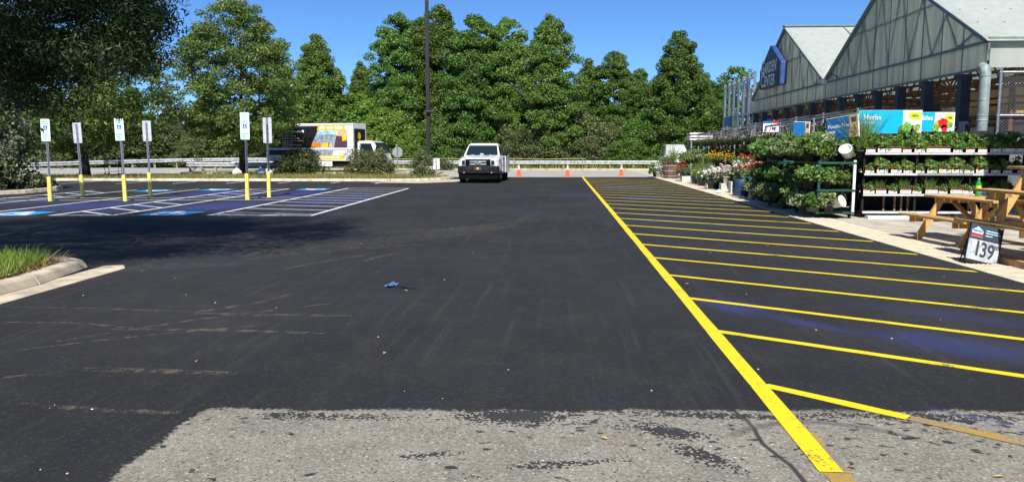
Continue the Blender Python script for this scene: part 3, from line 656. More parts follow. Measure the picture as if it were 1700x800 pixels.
# near oak on the grass island: trunk out of view, boughs hang into the picture and shade the lot
t = thing('overhanging_oak', 'dark overhanging oak boughs filling the upper left corner', 'tree', (-9.6, 8.3, .1))
cs = []; rs = []
g2 = random.Random(77)
while len(cs) < 430:
    x, y, z = [g2.uniform(-1, 1) for _ in range(3)]
    q = x*x+y*y+z*z
    if q > 1 or q < .12: continue
    cs.append((-8.2+4.9*x+9.6, 7.9+4.1*y-8.3, 6.6+3.0*z)); k = g2.uniform(.45, .8); rs.append((k, k, k*.55))
for px, py, y in [(250+g2.uniform(-60, 12), g2.uniform(-10, 120), g2.uniform(11.0, 12.6)) for _ in range(26)]+[(g2.uniform(-80, 235), g2.uniform(-60, 118), g2.uniform(10.8, 12.8)) for _ in range(120)]+[(g2.uniform(-60, 120), g2.uniform(80, 175), g2.uniform(11.2, 13.5)) for _ in range(34)]:
    cs.append((at(px, y)+9.6, y-8.3, zt(py, y))); k = g2.uniform(.32, .62); rs.append((k, k, k*.6))
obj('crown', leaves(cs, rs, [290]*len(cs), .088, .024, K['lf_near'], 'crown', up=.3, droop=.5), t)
obj('trunk', trunk_mesh(8.6, .24, K['barkdark'], cs[:430:20]), t)
# big pale-leaved holly on the planted island, with a low skirt
def shrub(name, label, loc, rx, ry, h, n, per, L, Wd, leaf, seed, cat='shrub', group=None, cl=.35, z0=.05, stems=6):
    t = thing(name, label, cat, loc, 0, group); g3 = random.Random(seed); cs = []; rs = []
    while len(cs) < n:
        x, y, z = g3.uniform(-1, 1), g3.uniform(-1, 1), g3.random(); q = math.sqrt(x*x+y*y+z*z*.8)
        if q > 1 or q < .4: continue
        b = 1+.18*math.sin(4*math.atan2(y, x)+seed)
        cs.append((x*rx*b, y*ry*b, z0+z*h*(1-.2*q*g3.random()))); k = cl*g3.uniform(.6, 1.3); rs.append((k, k, k*.8))
    obj('foliage', leaves(cs, rs, [per]*n, L, Wd, leaf, 'foliage'), t)
    mb = MB()
    for c in cs[::max(1, n//stems)]: mb.tube([(c[0]*.1, c[1]*.1, 0), (c[0]*.5, c[1]*.5, c[2]*.6), c], [.03, .02, .006], 5)
    mb.build('stem', K['bark'], t); return t
shrub('holly_bush', 'tall pale leaved holly bush on the planted island at left', (-22.3, 28.2, .1), 2.3, 2.0, 4.2, 150, 90, .15, .09, K['lf_holly'], 3, 'bush', cl=.5)
shrub('holly_bush', 'smaller holly bush in front of the leftmost signpost island', (-21.0, 27.6, .1), 1.1, 1.0, 1.6, 60, 80, .13, .08, K['lf_holly'], 5, 'bush', cl=.35)
shrub('holly_bush', 'dark holly bush at the left picture edge', (-25.8, 28.2, .1), 2.2, 2, 3.6, 120, 80, .15, .09, K['lf_holly'], 6, 'bush', cl=.5)
shrub('ground_cover_shrub', 'low leafy shrub spilling over the planted island tip', (-20.6, 29.2, .1), .8, .6, .35, 26, 60, .10, .06, K['lf_holly'], 7, 'shrub', cl=.2)
shrub('median_shrub', 'round dark shrub at the tail of the box truck', (at(492, 46.6), 46.6, .1), 1.55, 1.1, 1.55, 100, 110, .11, .055, K['lf_bush'], 11, 'shrub', cl=.38)
shrub('median_shrub', 'wide round shrub in front of the box truck cab', (at(611, 46.2), 46.2, .1), 1.55, 1.1, 1.62, 110, 110, .11, .055, K['lf_bush'], 12, 'shrub', cl=.38)
shrub('median_shrub', 'yellow green upright shrub at the foot of the light pole', (at(700, 42.6), 42.6, .1), .62, .55, 1.55, 60, 90, .09, .04, K['lf_olive'], 13, 'shrub', cl=.28)
shrub('low_shrub', 'little dark shrub beside the small white sign', (at(737, 60.8), 61.2, .05), .75, .5, .75, 30, 60, .12, .06, K['lf_bush'], 15, 'shrub', cl=.3)
# grass
def inpoly(x, y, P):
    c = False; j = len(P)-1
    for i in range(len(P)):
        if (P[i][1] > y) != (P[j][1] > y) and x < (P[j][0]-P[i][0])*(y-P[i][1])/(P[j][1]-P[i][1])+P[i][0]: c = not c
        j = i
    return c
def scatter(P, n, z, inset=0):
    xs = [p[0] for p in P]; ys_ = [p[1] for p in P]; out = []
    while len(out) < n:
        x, y = rng.uniform(min(xs), max(xs)), rng.uniform(min(ys_), max(ys_))
        if inpoly(x, y, P): out.append((x, y, z))
    return out
P = [(-12.5, 4.0), (-6.30, 4.0), (-6.30, 8.4), (-6.62, 9.5), (-12.5, 9.7)]
tag(obj('grass', blades(scatter(P, 60000, .10), .165, .011, K['grassblade'], 'grass', .5)), 'long bright green grass on the near kerbed island', 'grass', kind='stuff')
P2 = [(-6.75, 6.2), (-6.24, 6.2), (-6.22, 8.6), (-6.5, 9.6), (-7.2, 9.85), (-7.4, 9.5), (-6.75, 9.2), (-6.5, 8.3)]
pts = scatter(P2, 800, .11)
tag(obj('dead_grass', blades(pts, .10, .012, K['straw'], 'dead_grass', 1.3)), 'brown dead grass hanging over the near kerb', 'grass', kind='stuff')
P3 = [(-30, 38.3), (-8.6, 38.6), (-7.4, 39.2), (-6.7, 40.4), (-6.6, 43.4), (-8, 45.8), (-13, 47.6), (-16.5, 47.6), (-22, 44.2), (-30, 43.4)]
tag(obj('median_grass', blades([p for p in scatter(P3, 15000, .09) if rng.random() < (1 if p[1] < 41 else .45)], .14, .03, K['drygrass'], 'median_grass', .6)), 'yellow green weedy grass along the median bed', 'grass', kind='stuff')
P4 = [(-26, 67), (-18, 62.5), (50, 62.7), (50, 65), (-20, 66)]
tag(obj('verge_grass', blades(scatter(P4, 9000, .0), .30, .05, K['drygrass'], 'verge_grass', .5)), 'rough grass under the far guardrail', 'grass', kind='stuff')
# ================================================================ signs
def ppost(parent, h, lean):                                # galvanised U-channel post
    mb = MB(); sec = [(-.040, .016), (-.026, .016), (-.014, -.018), (.014, -.018), (.026, .016), (.040, .016), (.040, .020), (.022, .020), (.010, -.012), (-.010, -.012), (-.022, .020), (-.040, .020)]
    mb.loft([[Vector((x, y, z)) for x, y in sec] for z in (0, h)]); return mb.build('post', K['galv'], parent)
def accessible_sign(x, y, facing, label, top=2.5, extra=False, torn=0, lean=(0, 0), sl=.74):
    """facing: +1 face towards the camera, -1 face away"""
    t = thing('accessible_parking_sign', label, 'sign', (x, y, 0), 0, 'accessible parking signs in the stall rows'); t.rotation_euler = (lean[0], lean[1], R(-4))
    ppost(t, top-.06 if facing > 0 else top-.04, 0)
    mb = MB(); mb.lathe((0, 0, 0), [(.064, -.02), (.062, .3), (.060, sl), (.052, sl+.004)], 14); mb.build('yellow_sleeve', K['sleeve'], t, smooth=True)
    f = -1 if facing > 0 else 1; yy = .026*f if facing > 0 else .024
    w, h = .152, .335; zc = top-h
    def plate(zc, hh, name, parent):
        if torn == 2: prof = [(-w, zc-hh), (w, zc-hh), (w, zc+hh*.70), (w*.93, zc+hh), (w*.80, zc+hh*.97), (w*.72, zc+hh*.62), (w*.55, zc+hh*.96), (w*.30, zc+hh*.93), (w*.18, zc+hh*.55), (0, zc+hh*.60), (-w*.05, zc+hh*.98), (-w*.35, zc+hh*.80), (-w*.52, zc+hh*.97), (-w*.93, zc+hh), (-w, zc+hh*.96)]
        else:
            r = .025; prof = [(sx*(w-r)+r*math.cos(a), zc+sz*(hh-r)+r*math.sin(a)) for sx, sz, a0 in ((1, 1, 0), (-1, 1, 90), (-1, -1, 180), (1, -1, 270)) for a in (R(a0), R(a0+45), R(a0+90))]
        b = MB(); b.prism([(px_, yy, pz) for px_, pz in prof], (0, .003*f, 0)); return b.build(name, K['signface'] if facing > 0 else K['signback'], parent)
    p = plate(zc, h, 'sign_plate', t); fy = yy+.0045*f
    if facing > 0:
        MB().bx(-.068, .068, fy-.0008, fy+.0008, zc+.0, zc+.135).build('blue_panel', K['signblue'], p)
        wheelchair(p, .11, K['white'], 0, (R(90), 0, 0), (-.002, fy-.0015, zc+.066))
        text('RESERVED', .052, K['signgreen'], p, (0, fy, zc+.255)); text('PARKING', .052, K['signgreen'], p, (0, fy, zc+.190))
        MB().bx(-.13, .13, fy-.0006, fy+.0006, zc-.112, zc-.104).build('rule_line', K['signgreen'], p)
        for s_, z_ in (('MAXIMUM', -.155), ('PENALTY', -.215), ('$250', -.275)): text(s_, .050 if z_ > -.27 else .055, K['signgreen'], p, (0, fy, zc+z_))
        if torn == 1:
            MB().poly([(-.150, fy-.0012, zc+.06), (-.10, fy-.0012, zc+.075), (-.07, fy-.0012, zc+.02), (-.03, fy-.0012, zc+.01), (-.06, fy-.0012, zc-.03), (-.045, fy-.0012, zc-.085), (-.09, fy-.0012, zc-.10), (-.085, fy-.0012, zc-.05), (-.14, fy-.0012, zc-.02)]).build('scraped_patch', K['black'], p, fix=False)
    for z_ in (zc+.24, zc-.24):
        MB().lathe((0, 0, 0), [(.009, 0), (.009, .006), (.005, .009)], 8).build('bolt', K['galv'], t).matrix_basis = Matrix.Translation((0, fy if facing > 0 else yy-.048, z_)) @ Matrix.Rotation(R(90), 4, 'X')
    if extra:
        q = plate(top+.085, .08, 'upper_plate', t)
        if facing > 0: text('VAN', .058, K['signgreen'], q, (0, fy, top+.118)); text('ACCESSIBLE', .046, K['signgreen'], q, (0, fy, top+.052))
        ppost(t, top+.16, 0).name = 'post_extension'
    return t
accessible_sign(-15.70, 22.8, 1, 'scraped accessible parking sign, leftmost one, facing the camera', 2.50, torn=1, lean=(0, R(.6)))
accessible_sign(-15.90, 24.75, -1, 'accessible parking sign seen from behind, leftmost pair', 2.46, lean=(R(.5), R(-1.6)))
accessible_sign(-13.36, 22.9, 1, 'accessible parking sign with torn jagged top edge', 2.52, torn=2, lean=(0, R(-1.2)), sl=.80)
accessible_sign(-13.60, 24.8, -1, 'accessible parking sign seen from behind, paired with the torn one', 2.52, lean=(0, R(-.4)), sl=.82)
accessible_sign(-9.86, 23.75, 1, 'accessible parking sign with extra small plate on top', 2.56, extra=True, lean=(0, R(.5)), sl=.82)
accessible_sign(-9.66, 25.05, -1, 'back of the two plate sign, rightmost post of the six', 2.46, extra=True, lean=(0, R(.3)), sl=.86)

def small_sign(name, label, x, y, h, kind):
    t = thing(name, label, 'sign', (x, y, .08))
    if kind == 'stop':
        MB().tube([(0, 0, -.1), (0, 0, h)], .035, 8).build('post', K['galv'], t); b = MB(); s = .36
        b.prism([(s*math.cos(R(22.5+45*i)), .035, h-.42+s*math.sin(R(22.5+45*i))) for i in range(8)], (0, .006, 0)); b.build('octagon_plate', K['grey'], t)
    else:
        MB().bx(-.035, .035, -.035, .035, -.1, h-.05).build('post', K['grey'], t)
        MB().bx(-.19, .19, .036, .044, h-.62, h).build('plate', K['white'], t)
small_sign('stop_sign', 'back of an octagonal sign right of the truck cab', at(659, 50.5), 50.5, 1.78, 'stop')
small_sign('traffic_sign', 'small white sign with its back turned at the median end', at(724, 44.3), 44.3, 1.02, 'plate')

# ================================================================ light pole
t = thing('light_pole', 'tall dark bronze light pole rising out of the picture', 'light pole', (at(711.5, 44.6), 44.6, .08))
MB().lathe((0, 0, 0), [(.33, -.1), (.33, .52), (.30, .56)], 16).build('concrete_base', K['kerb'], t, smooth=True)
MB().lathe((0, 0, .56), [(.26, 0), (.26, .03), (.15, .04)], 12).build('base_plate', K['polebrown'], t)
MB().lathe((0, 0, .58), [(.155, 0), (.15, 3), (.125, 11.4)], 4).build('shaft', K['polebrown'], t).rotation_euler = (0, 0, R(45))
b = MB(); b.bx(-.16, .42, -.30, -.08, 3.62, 3.74); b.bx(-.05, .05, -.12, .1, 3.5, 3.72); b.build('floodlight', K['polebrown'], t, bevel=.02)
b = MB(); b.tube([(0, 0, 11.9), (0, 0, 12.0), (.9, 0, 12.1)], .05, 8); b.tube([(0, 0, 11.9), (-.9, 0, 12.1)], .05, 8); b.build('arm', K['polebrown'], t)
for s in (-1, 1): MB().bx(s*1.3-.4, s*1.3+.4, -.2, .2, 12.03, 12.2).build('lamp_head', K['polebrown'], t, bevel=.03)

# ================================================================ guardrails
def wbeam(parent, pts, z=.55, mat=None, zs=None):
    """W-section rail swept along a ground path, about 3.8 m per length"""
    sec = [(0, .16), (.10, .10), (.10, .07), (.0, .025), (.0, -.025), (.10, -.07), (.10, -.10), (.0, -.16), (-.008, -.155), (.085, -.096), (.085, -.074), (-.01, -.03), (-.01, .03), (.085, .074), (.085, .096), (-.008, .155)]
    P = [Vector((*p, 0)) for p in pts]; n = len(P); rings = []
    for i, p in enumerate(P):
        d = (P[min(i+1, n-1)]-P[max(i-1, 0)]).normalized(); q = Vector((d.y, -d.x, 0))
        rings.append([p+q*s+Vector((0, 0, (zs[i] if zs else z)+h)) for s, h in sec])
    b = MB(); b.loft(rings); return b.build('rail', mat or K['railsteel'], parent)
def guardrail(name, label, pts, z=.55, step=1.9, drop=0):
    t = thing(name, label, 'guardrail', (pts[0][0], pts[0][1], 0)); o0 = Vector((pts[0][0], pts[0][1]))
    Q = [tuple(Vector(p)-o0) for p in pts]
    seg = [Vector(p) for p in Q]; L = [0]
    for i in range(1, len(seg)): L.append(L[-1]+(seg[i]-seg[i-1]).length)
    def pt(s):
        for i in range(1, len(seg)):
            if s <= L[i] or i == len(seg)-1: f = (s-L[i-1])/max(1e-6, L[i]-L[i-1]); return seg[i-1].lerp(seg[i], f), (seg[i]-seg[i-1]).normalized()
    k = max(1, round(L[-1]/3.8)); n = 0
    for j in range(k):
        sub = [tuple(pt(L[-1]*(j+f/4)/k)[0]) for f in range(5)]
        wbeam(t, sub, zs=[z+(.002 if j % 2 else 0)-drop*max(0, 1-1.6*(j+f/4)/k)**1.3 for f in range(5)])
    s = .4
    while s < L[-1]:
        p, d = pt(s); q = Vector((d.y, -d.x)); c = p-q*.09; zz = z-drop*max(0, 1-1.6*s/L[-1])**1.3
        b = MB(); b.box((c.x, c.y, zz/2-.05), (.14, .14, zz+.34), math.atan2(d.y, d.x)); b.build('rail_post', K['railpost'], t); s += step
    return t
guardrail('guardrail', 'long straight guardrail behind the cones and pickup', [(-21, 64.0), (-12, 63.6), (0, 63.5), (14, 63.7), (24, 64)], .56)
guardrail('guardrail', 'far guardrail along the road bend behind the shopping cart', [(-44, 56), (-40, 63), (-35.5, 68.2), (-31, 69.2), (-22, 68.8), (-16, 66.5)], .72, drop=.38)
lpth = [(-27.05, 57.2), (-27.3, 55.6), (-26.9, 54.2), (-25.9, 53.3), (-24.4, 53.0), (-19, 53.4), (-12.2, 54.2)]
guardrail('guardrail', 'near guardrail with rounded end on the loop island', lpth, .56)
guardrail('guardrail', 'short guardrail ramping down behind the loop island', [(-27.2, 62.5), (-22, 64.6), (-15, 66)], .48)
t = thing('caution_tape', 'yellow caution tape strung above the far guardrail', 'tape', (-15, 63.3, 0))
b = MB(); n = 19
for i in range(n):
    x0, x1 = i*.9, (i+1)*.9; z0 = .86+.03*math.cos(i*math.pi/3); z1 = .86+.03*math.cos((i+1)*math.pi/3)
    b.add([(x0, 0, z0), (x1, 0, z1), (x1, .004, z1+.03), (x0, .004, z0+.03)], [(0, 1, 2, 3)])
b.build('ribbon', K['tape'], t, fix=False)
for i in range(4): MB().bx(i*5.6, i*5.6+.05, .02, .07, -.05, .92).build('stake', K['wood'], t)

# ================================================================ cones
def cone(x, y, label):
    t = thing('traffic_cone', label, 'traffic cone', (x, y, -.02 if y > 46 else 0), rng.random(), 'orange cones across the lane end')
    MB().box((0, 0, .02), (.37, .37, .04)).build('base', K['cone'], t, bevel=.01)
    pr = lambda z: .135-(.135-.030)*(z-.04)/.70
    def ring(z0, z1, m, nm): MB().lathe((0, 0, 0), [(pr(z0), z0), (pr(z1), z1)], 18).build(nm, m, t, smooth=True)
    ring(.04, .40, K['cone'], 'lower_body'); ring(.40, .53, K['conewhite'], 'wide_collar'); ring(.53, .565, K['cone'], 'mid_body'); ring(.565, .665, K['conewhite'], 'narrow_collar'); ring(.665, .74, K['cone'], 'tip')
cone(-2.52, 47.3, 'orange cone nearest the pickup'); cone(.46, 47.5, 'middle orange cone, left of the yellow line end'); cone(3.83, 48.6, 'rightmost orange cone, beside the flower stand')

# ================================================================ wheels shared by both vehicles
def wheel(parent, x, y, r, w, rim=.60, dual=False, rimmat=None):
    e = bpy.data.objects.new('wheel', None); link(e, parent); e.location = (x, y, r)
    a = MB(); a.lathe((0, 0, -w/2), [(r*rim, 0), (r*.92, 0), (r, w*.14), (r, w*.86), (r*.92, w), (r*rim, w)], 26)
    o = a.build('tyre', K['rubber'], e, smooth=True); o.rotation_euler = (0, R(90), 0)
    a = MB(); a.lathe((0, 0, -w*.46), [(r*rim, 0), (r*rim, w*.2), (r*rim, w*.88), (r*rim*.9, w*.86), (r*rim*.8, w*.6), (r*.20, w*.66), (r*.18, w*.82), (.01, w*.82)], 22)
    o = a.build('rim', rimmat or K['galv'], e, smooth=True); o.rotation_euler = (0, R(90 if x > 0 else -90), 0)
    return e
# ================================================================ white pickup, facing the camera (front at -Y)
t = thing('pickup_truck', 'white pickup truck with black front bumper facing the camera', 'pickup truck', (-3.90, 36.55, 0), R(-1.5))
TW = K['truckwhite']
def ring(y, hw, z0, z1, crn=.10, tum=.0, zm=None):         # body cross-section: (half width, sill, top)
    zm = zm or (z0+z1)/2
    return [Vector(p) for p in ((-hw+.05, y, z0), (-hw, y, z0+.08), (-hw-.015, y, zm), (-hw+tum, y, z1-crn), (-hw+tum+crn*1.2, y, z1), (hw-tum-crn*1.2, y, z1), (hw-tum, y, z1-crn), (hw+.015, y, zm), (hw, y, z0+.08), (hw-.05, y, z0))]
b = MB(); b.loft([ring(.10, .90, .62, 1.10, .10, .03), ring(.22, .965, .50, 1.16, .10, .03), ring(.6, .985, .42, 1.22, .09, .03), ring(1.45, .99, .42, 1.28, .08, .02), ring(1.7, .99, .40, 1.27, .05, .02), ring(3.15, .99, .40, 1.28, .04, .02)])
b.build('body', TW, t, smooth=True)
b = MB(); hp = [(.20, 1.165), (.7, 1.235), (1.55, 1.30)]
b.loft([[Vector((-.80, y, z-.03)), Vector((-.66, y, z+.02)), Vector((-.40, y, z+.05)), Vector((-.34, y, z+.02)), Vector((.34, y, z+.02)), Vector((.40, y, z+.05)), Vector((.66, y, z+.02)), Vector((.80, y, z-.03)), Vector((.78, y, z-.08)), Vector((-.78, y, z-.08))] for y, z in hp])
b.build('hood', TW, t, smooth=True)
b = MB(); b.loft([[Vector((-h_, y, z)) for h_, y, z in ((.90, y0, z0), (.90, y1, z0))]+[Vector((h_, y, z)) for h_, y, z in ((.90, y1, z0), (.90, y0, z0))] for y0, y1, z0 in ((1.40, 3.12, 1.24),)]+[[Vector((-.86, 1.62, 1.42)), Vector((-.86, 3.10, 1.42)), Vector((.86, 3.10, 1.42)), Vector((.86, 1.62, 1.42))], [Vector((-.74, 2.10, 1.82)), Vector((-.74, 3.0, 1.84)), Vector((.74, 3.0, 1.84)), Vector((.74, 2.10, 1.82))], [Vector((-.66, 2.28, 1.90)), Vector((-.66, 2.92, 1.91)), Vector((.66, 2.92, 1.91)), Vector((.66, 2.28, 1.90))]])
b.build('cab', TW, t, bevel=.02)
b = MB(); b.poly([(-.80, 1.49, 1.315), (.80, 1.49, 1.315), (.695, 2.055, 1.80), (-.695, 2.055, 1.80)]); b.build('windshield', K['glass'], t, fix=False)
b = MB(); b.prism([(-.11, 1.50, 1.335), (.11, 1.50, 1.335), (.07, 1.56, 1.40), (-.06, 1.56, 1.41)], (0, .003, .003)); b.build('papers_on_dashboard', K['printsky'], t)
for s in (-1, 1):
    b = MB(); b.poly([(s*.892, 1.72, 1.40), (s*.892, 2.85, 1.40), (s*.762, 2.82, 1.78), (s*.766, 2.16, 1.78)]); b.build('side_window', K['glass'], t, fix=False)
    b = MB(); b.bx(-.11, .11, -.06, .06, -.12, .13); o = b.build('mirror', K['black'], t, bevel=.03); o.location = (s*1.13, 1.62, 1.40)
    MB().bar((s*.9, 1.66, 1.36), (s*1.08, 1.64, 1.36), .04, .04).build('mirror_arm', K['black'], t)
    hl = MB().prism([(s*.60, .070, .84), (s*.905, .125, .84), (s*.95, .19, 1.10), (s*.62, .085, 1.13)], (0, .07, 0)).build('headlight', K['lens'], t)
    MB().prism([(s*.62, .060, .87), (s*.78, .088, .87), (s*.78, .095, 1.06), (s*.64, .072, 1.08)], (0, .004, 0)).build('headlight_bezel', K['black'], hl); MB().prism([(s*.60, .055, .80), (s*.93, .115, .80), (s*.93, .120, .84), (s*.60, .065, .84)], (0, .06, 0)).build('lower_trim', K['black'], hl)
    MB().prism([(s*.86, .115, .92), (s*.90, .135, .92), (s*.92, .185, 1.06), (s*.88, .155, 1.06)], (0, -.02, 0)).build('turn_signal', K['amber'], t)
    MB().lathe((0, 0, 0), [(.04, 0), (.037, .02), (.02, .03)], 12).build('fog_lamp', K['grey'], t).matrix_basis = Matrix.Translation((s*.66, -.035, .50)) @ Matrix.Rotation(R(90), 4, 'X')
    b = MB(); b.bx(s*1.0-.012, s*1.0+.012, 1.72, 2.86, .52, 1.24); d = b.build('door', TW, t, bevel=.01)
    MB().bx(s*1.015-.012, s*1.015+.012, 2.6, 2.76, 1.10, 1.14).build('door_handle', K['black'], d)
    b = MB(); b.bx(s*1.0-.03, s*1.0+.03, 3.2, 5.35, .42, 1.30); b.build('bed_side', TW, t, bevel=.02)
    MB().bx(s*1.02-.006, s*1.02+.006, 3.5, 5.2, .62, .98).build('red_side_stripe', K['redlens'], t)
    MB().bx(s*.97-.06, s*.97+.06, 5.33, 5.40, .75, 1.2).build('tail_light', K['redlens'], t)
MB().bx(-.96, .96, 3.22, 5.33, .55, .62).build('bed_floor', TW, t)
MB().bx(-.96, .96, 5.30, 5.36, .55, 1.28).build('tailgate', TW, t)
b = MB(); b.bx(-.60, .60, .04, .10, .80, 1.14); b.build('grille_surround', K['black'], t, bevel=.02)
for z in (.90, 1.02): MB().bx(-.40, .40, .015, .045, z-.035, z+.035).build('grille_bar', K['downpipe'], t, bevel=.012)
MB().lathe((0, 0, 0), [(.095, 0), (.095, .012), (.08, .02)], 18).build('oval_emblem', K['chrome'], t).matrix_basis = Matrix.Translation((0, .018, .965)) @ Matrix.Rotation(R(90), 4, 'X') @ Matrix.Diagonal((1.75, .80, 1, 1))
for s in (-1, 1): MB().bx(s*.50-.1, s*.50+.1, .02, .05, .83, 1.11).build('grille_mesh_panel', K['dark'], t)
b = MB(); b.prism([(-1.0, .30, .44), (-.97, .02, .46), (-.75, -.04, .46), (.75, -.04, .46), (.97, .02, .46), (1.0, .30, .44)], (0, 0, .36)); b.build('front_bumper', K['black'], t, bevel=.03)
for s in (-1, 1): MB().bx(s*.36-.13, s*.36+.13, -.05, -.03, .64, .74).build('bumper_insert', K['polebrown'], t)
MB().bx(-.17, .17, -.056, -.040, .62, .78).build('front_plate', K['printpurple'], t)
MB().lathe((0, 0, 0), [(.055, 0), (.05, .01)], 14).build('round_plate_badge', K['truckyellow'], t).matrix_basis = Matrix.Translation((0, -.057, .70)) @ Matrix.Rotation(R(90), 4, 'X')
b = MB(); b.prism([(-.97, .30, .20), (-.93, .04, .20), (.93, .04, .20), (.97, .30, .20)], (0, 0, .25)); b.build('air_dam', K['dark'], t)
MB().bx(-.85, .85, .9, 5.2, .30, .48).build('chassis', K['dark'], t)
for s in (-1, 1):
    for y in (.98, 4.25): wheel(t, s*.86, y, .385, .26)
MB().bx(-.96, .96, 5.38, 5.52, .46, .62).build('rear_bumper', K['chrome'], t, bevel=.02)

# ================================================================ box truck, side on, nose to the right (front at +X)
t = thing('box_truck', 'white box truck with black and yellow advertising wrap parked behind the shrubs', 'truck', (-20.0, 53.9, -.02), R(-8))
L = 6.15                                                    # box from x=-.3 to L, near side at y=-1.15
b = MB(); b.bx(-.3, L, -1.15, 1.15, .85, 3.40); b.build('cargo_box', TW, t, bevel=.04)
b = MB(); b.bx(L-.02, L+.03, -1.17, 1.17, .85, 3.42); b.build('front_corner_frame', K['white'], t, bevel=.03)
b = MB(); b.bx(L+.03, L+.05, -.95, .95, 1.15, 3.05); fp = b.build('front_panel_print', K['printblack'], t)
MB().lathe((0, 0, 0), [(.26, 0), (.25, .004)], 14).build('round_logo', K['truckyellow'], fp).matrix_basis = Matrix.Translation((L+.052, -.1, 2.55)) @ Matrix.Rotation(R(90), 4, 'Y')
y0 = -1.155
def pan(name, pts, m, dy=0, parent=None): return MB().prism([(x, y0-dy, z) for x, z in pts], (0, -.004, 0)).build(name, m, parent or t)
pan('printed_panel', [(-.25, 1.75), (3.05, 1.75), (3.75, 3.22), (-.25, 3.22)], K['printblack'])
pan('phone_banner', [(3.55, 2.95), (5.65, 2.95), (5.55, 3.28), (3.68, 3.28)], K['truckyellow'], .005)
ph = pan('road_photo', [(3.05, 1.75), (4.72, 1.75), (5.02, 2.94), (3.62, 2.94)], K['printroad'], .003)
pan('photo_sky', [(3.52, 2.62), (4.95, 2.66), (5.02, 2.94), (3.62, 2.94)], K['printsky'], .006)
pan('photo_orange_machine', [(3.10, 1.77), (3.75, 1.77), (3.80, 2.10), (3.18, 2.10)], K['truckorange'], .007)
pan('photo_yellow_roller', [(3.85, 1.77), (4.30, 1.77), (4.36, 2.12), (3.90, 2.05)], K['truckyellow'], .007)
pan('photo_worker', [(4.42, 1.77), (4.66, 1.77), (4.62, 2.14), (4.48, 2.14)], K['printtan'], .007)
pan('dark_photo', [(4.76, 1.75), (5.75, 1.75), (5.75, 2.52), (4.96, 2.58)], K['printpurple'], .005)
pan('paver_photo', [(5.05, 2.55), (5.75, 2.52), (5.75, 2.94), (5.10, 2.94)], K['printtan'], .006)
pan('yellow_machine', [(5.42, 2.2), (5.72, 2.25), (5.72, 2.62), (5.36, 2.62)], K['truckyellow'], .009)
MB().bx(-.3, L, y0-.03, y0, 1.62, 1.74).build('side_rail', K['white'], t, bevel=.01)
MB().bx(-.3, L, y0-.03, y0, 3.30, 3.40).build('top_rail', K['white'], t, bevel=.01)
pan('lower_dark_panel', [(-.25, 1.25), (3.0, 1.25), (3.15, 1.60), (-.25, 1.60)], K['printblack'])
pan('lower_photo', [(3.0, 1.25), (4.6, 1.25), (4.75, 1.60), (3.15, 1.60)], K['printroad'])
pan('web_banner', [(1.2, .98), (5.5, .98), (5.62, 1.24), (1.2, 1.24)], K['truckyellow'], .004)
for i in range(12):
    if i in (3, 7): MB().bx(3.78+i*.142, 3.86+i*.142, y0-.0125, y0-.0095, 3.10, 3.125).build('printed_dash', K['conewhite'], t)
    else: MB().bx(3.765+i*.142, 3.875+i*.142, y0-.0125, y0-.0095, 3.02, 3.21).build('printed_figure', K['conewhite'], t)
text('\u25a0 FREE Estimates \u25a0', .20, K['white'], t, (1.75, y0-.006, 2.86))
for ln_, z_ in ((1.15, 2.56), (1.4, 2.40), (1.75, 2.23), (.95, 2.08), (1.55, 1.95), (.95, 1.83)):
    for j in range(int(ln_/.16)): MB().bx(.95+j*.16, .95+j*.16+rng.uniform(.09, .15), y0-.007, y0-.0045, z_-.035, z_+.035).build('printed_word', K['printtan'], t)
for j in range(22): MB().bx(2.0+j*.145, 2.0+j*.145+.10, y0-.0115, y0-.0085, 1.06, 1.155).build('printed_figure', K['conewhite'], t)
MB().bx(.2, L-.2, -1.0, 1.0, .62, .84).build('chassis_frame', K['dark'], t)
MB().bx(1.9, 4.6, -1.14, -1.06, .50, .82).build('side_skirt', K['white'], t, bevel=.01)
cx = L+.25
b = MB(); pf = [(cx, .55), (cx+1.72, .55), (cx+1.78, .95), (cx+1.62, 1.38), (cx+1.18, 2.12), (cx+.95, 2.22), (cx+.1, 2.22), (cx, 2.10)]
b.prism([(x, -1.0, z) for x, z in pf], (0, 2.0, 0)); cab = b.build('cab', TW, t, bevel=.06)
for s in (-1, 1):
    b = MB(); b.prism([(cx+.22, s*1.004, 1.42), (cx+1.22, s*1.004, 1.40), (cx+1.00, s*1.004, 2.04), (cx+.26, s*1.004, 2.04)], (0, s*.006, 0)); b.build('side_window', K['glass'], cab)
    MB().bx(cx+.16, cx+1.45, s*1.003-.004, s*1.003+.004, .72, .745).build('door_seam', K['grey'], cab)
    b = MB(); b.bx(cx+1.42, cx+1.50, s*1.15-.09, s*1.15+.09, 1.45, 1.85); b.build('mirror', K['black'], cab, bevel=.02)
    wheel(t, 0, 0, .40, .25, rimmat=K['white']).location = (cx+.55, s*.88, .40)
    wheel(t, 0, 0, .40, .46, rimmat=K['white']).location = (1.35, s*.82, .40)
for c in t.children:
    if c.name.startswith('wheel'): c.rotation_euler = (0, 0, R(90))
b = MB(); b.poly([(cx+1.625, -.90, 1.42), (cx+1.625, .90, 1.42), (cx+1.215, .88, 2.10), (cx+1.215, -.88, 2.10)]); b.build('windshield', K['glass'], cab, fix=False).location = (.012, 0, .012)
MB().bx(cx+1.70, cx+1.86, -1.0, 1.0, .42, .68).build('front_bumper', K['grey'], t, bevel=.03)
for i in (-.5, 0, .5): MB().bx(cx+.4, cx+.5, i-.05, i+.05, 2.22, 2.29).build('roof_marker_light', K['amber'], cab)

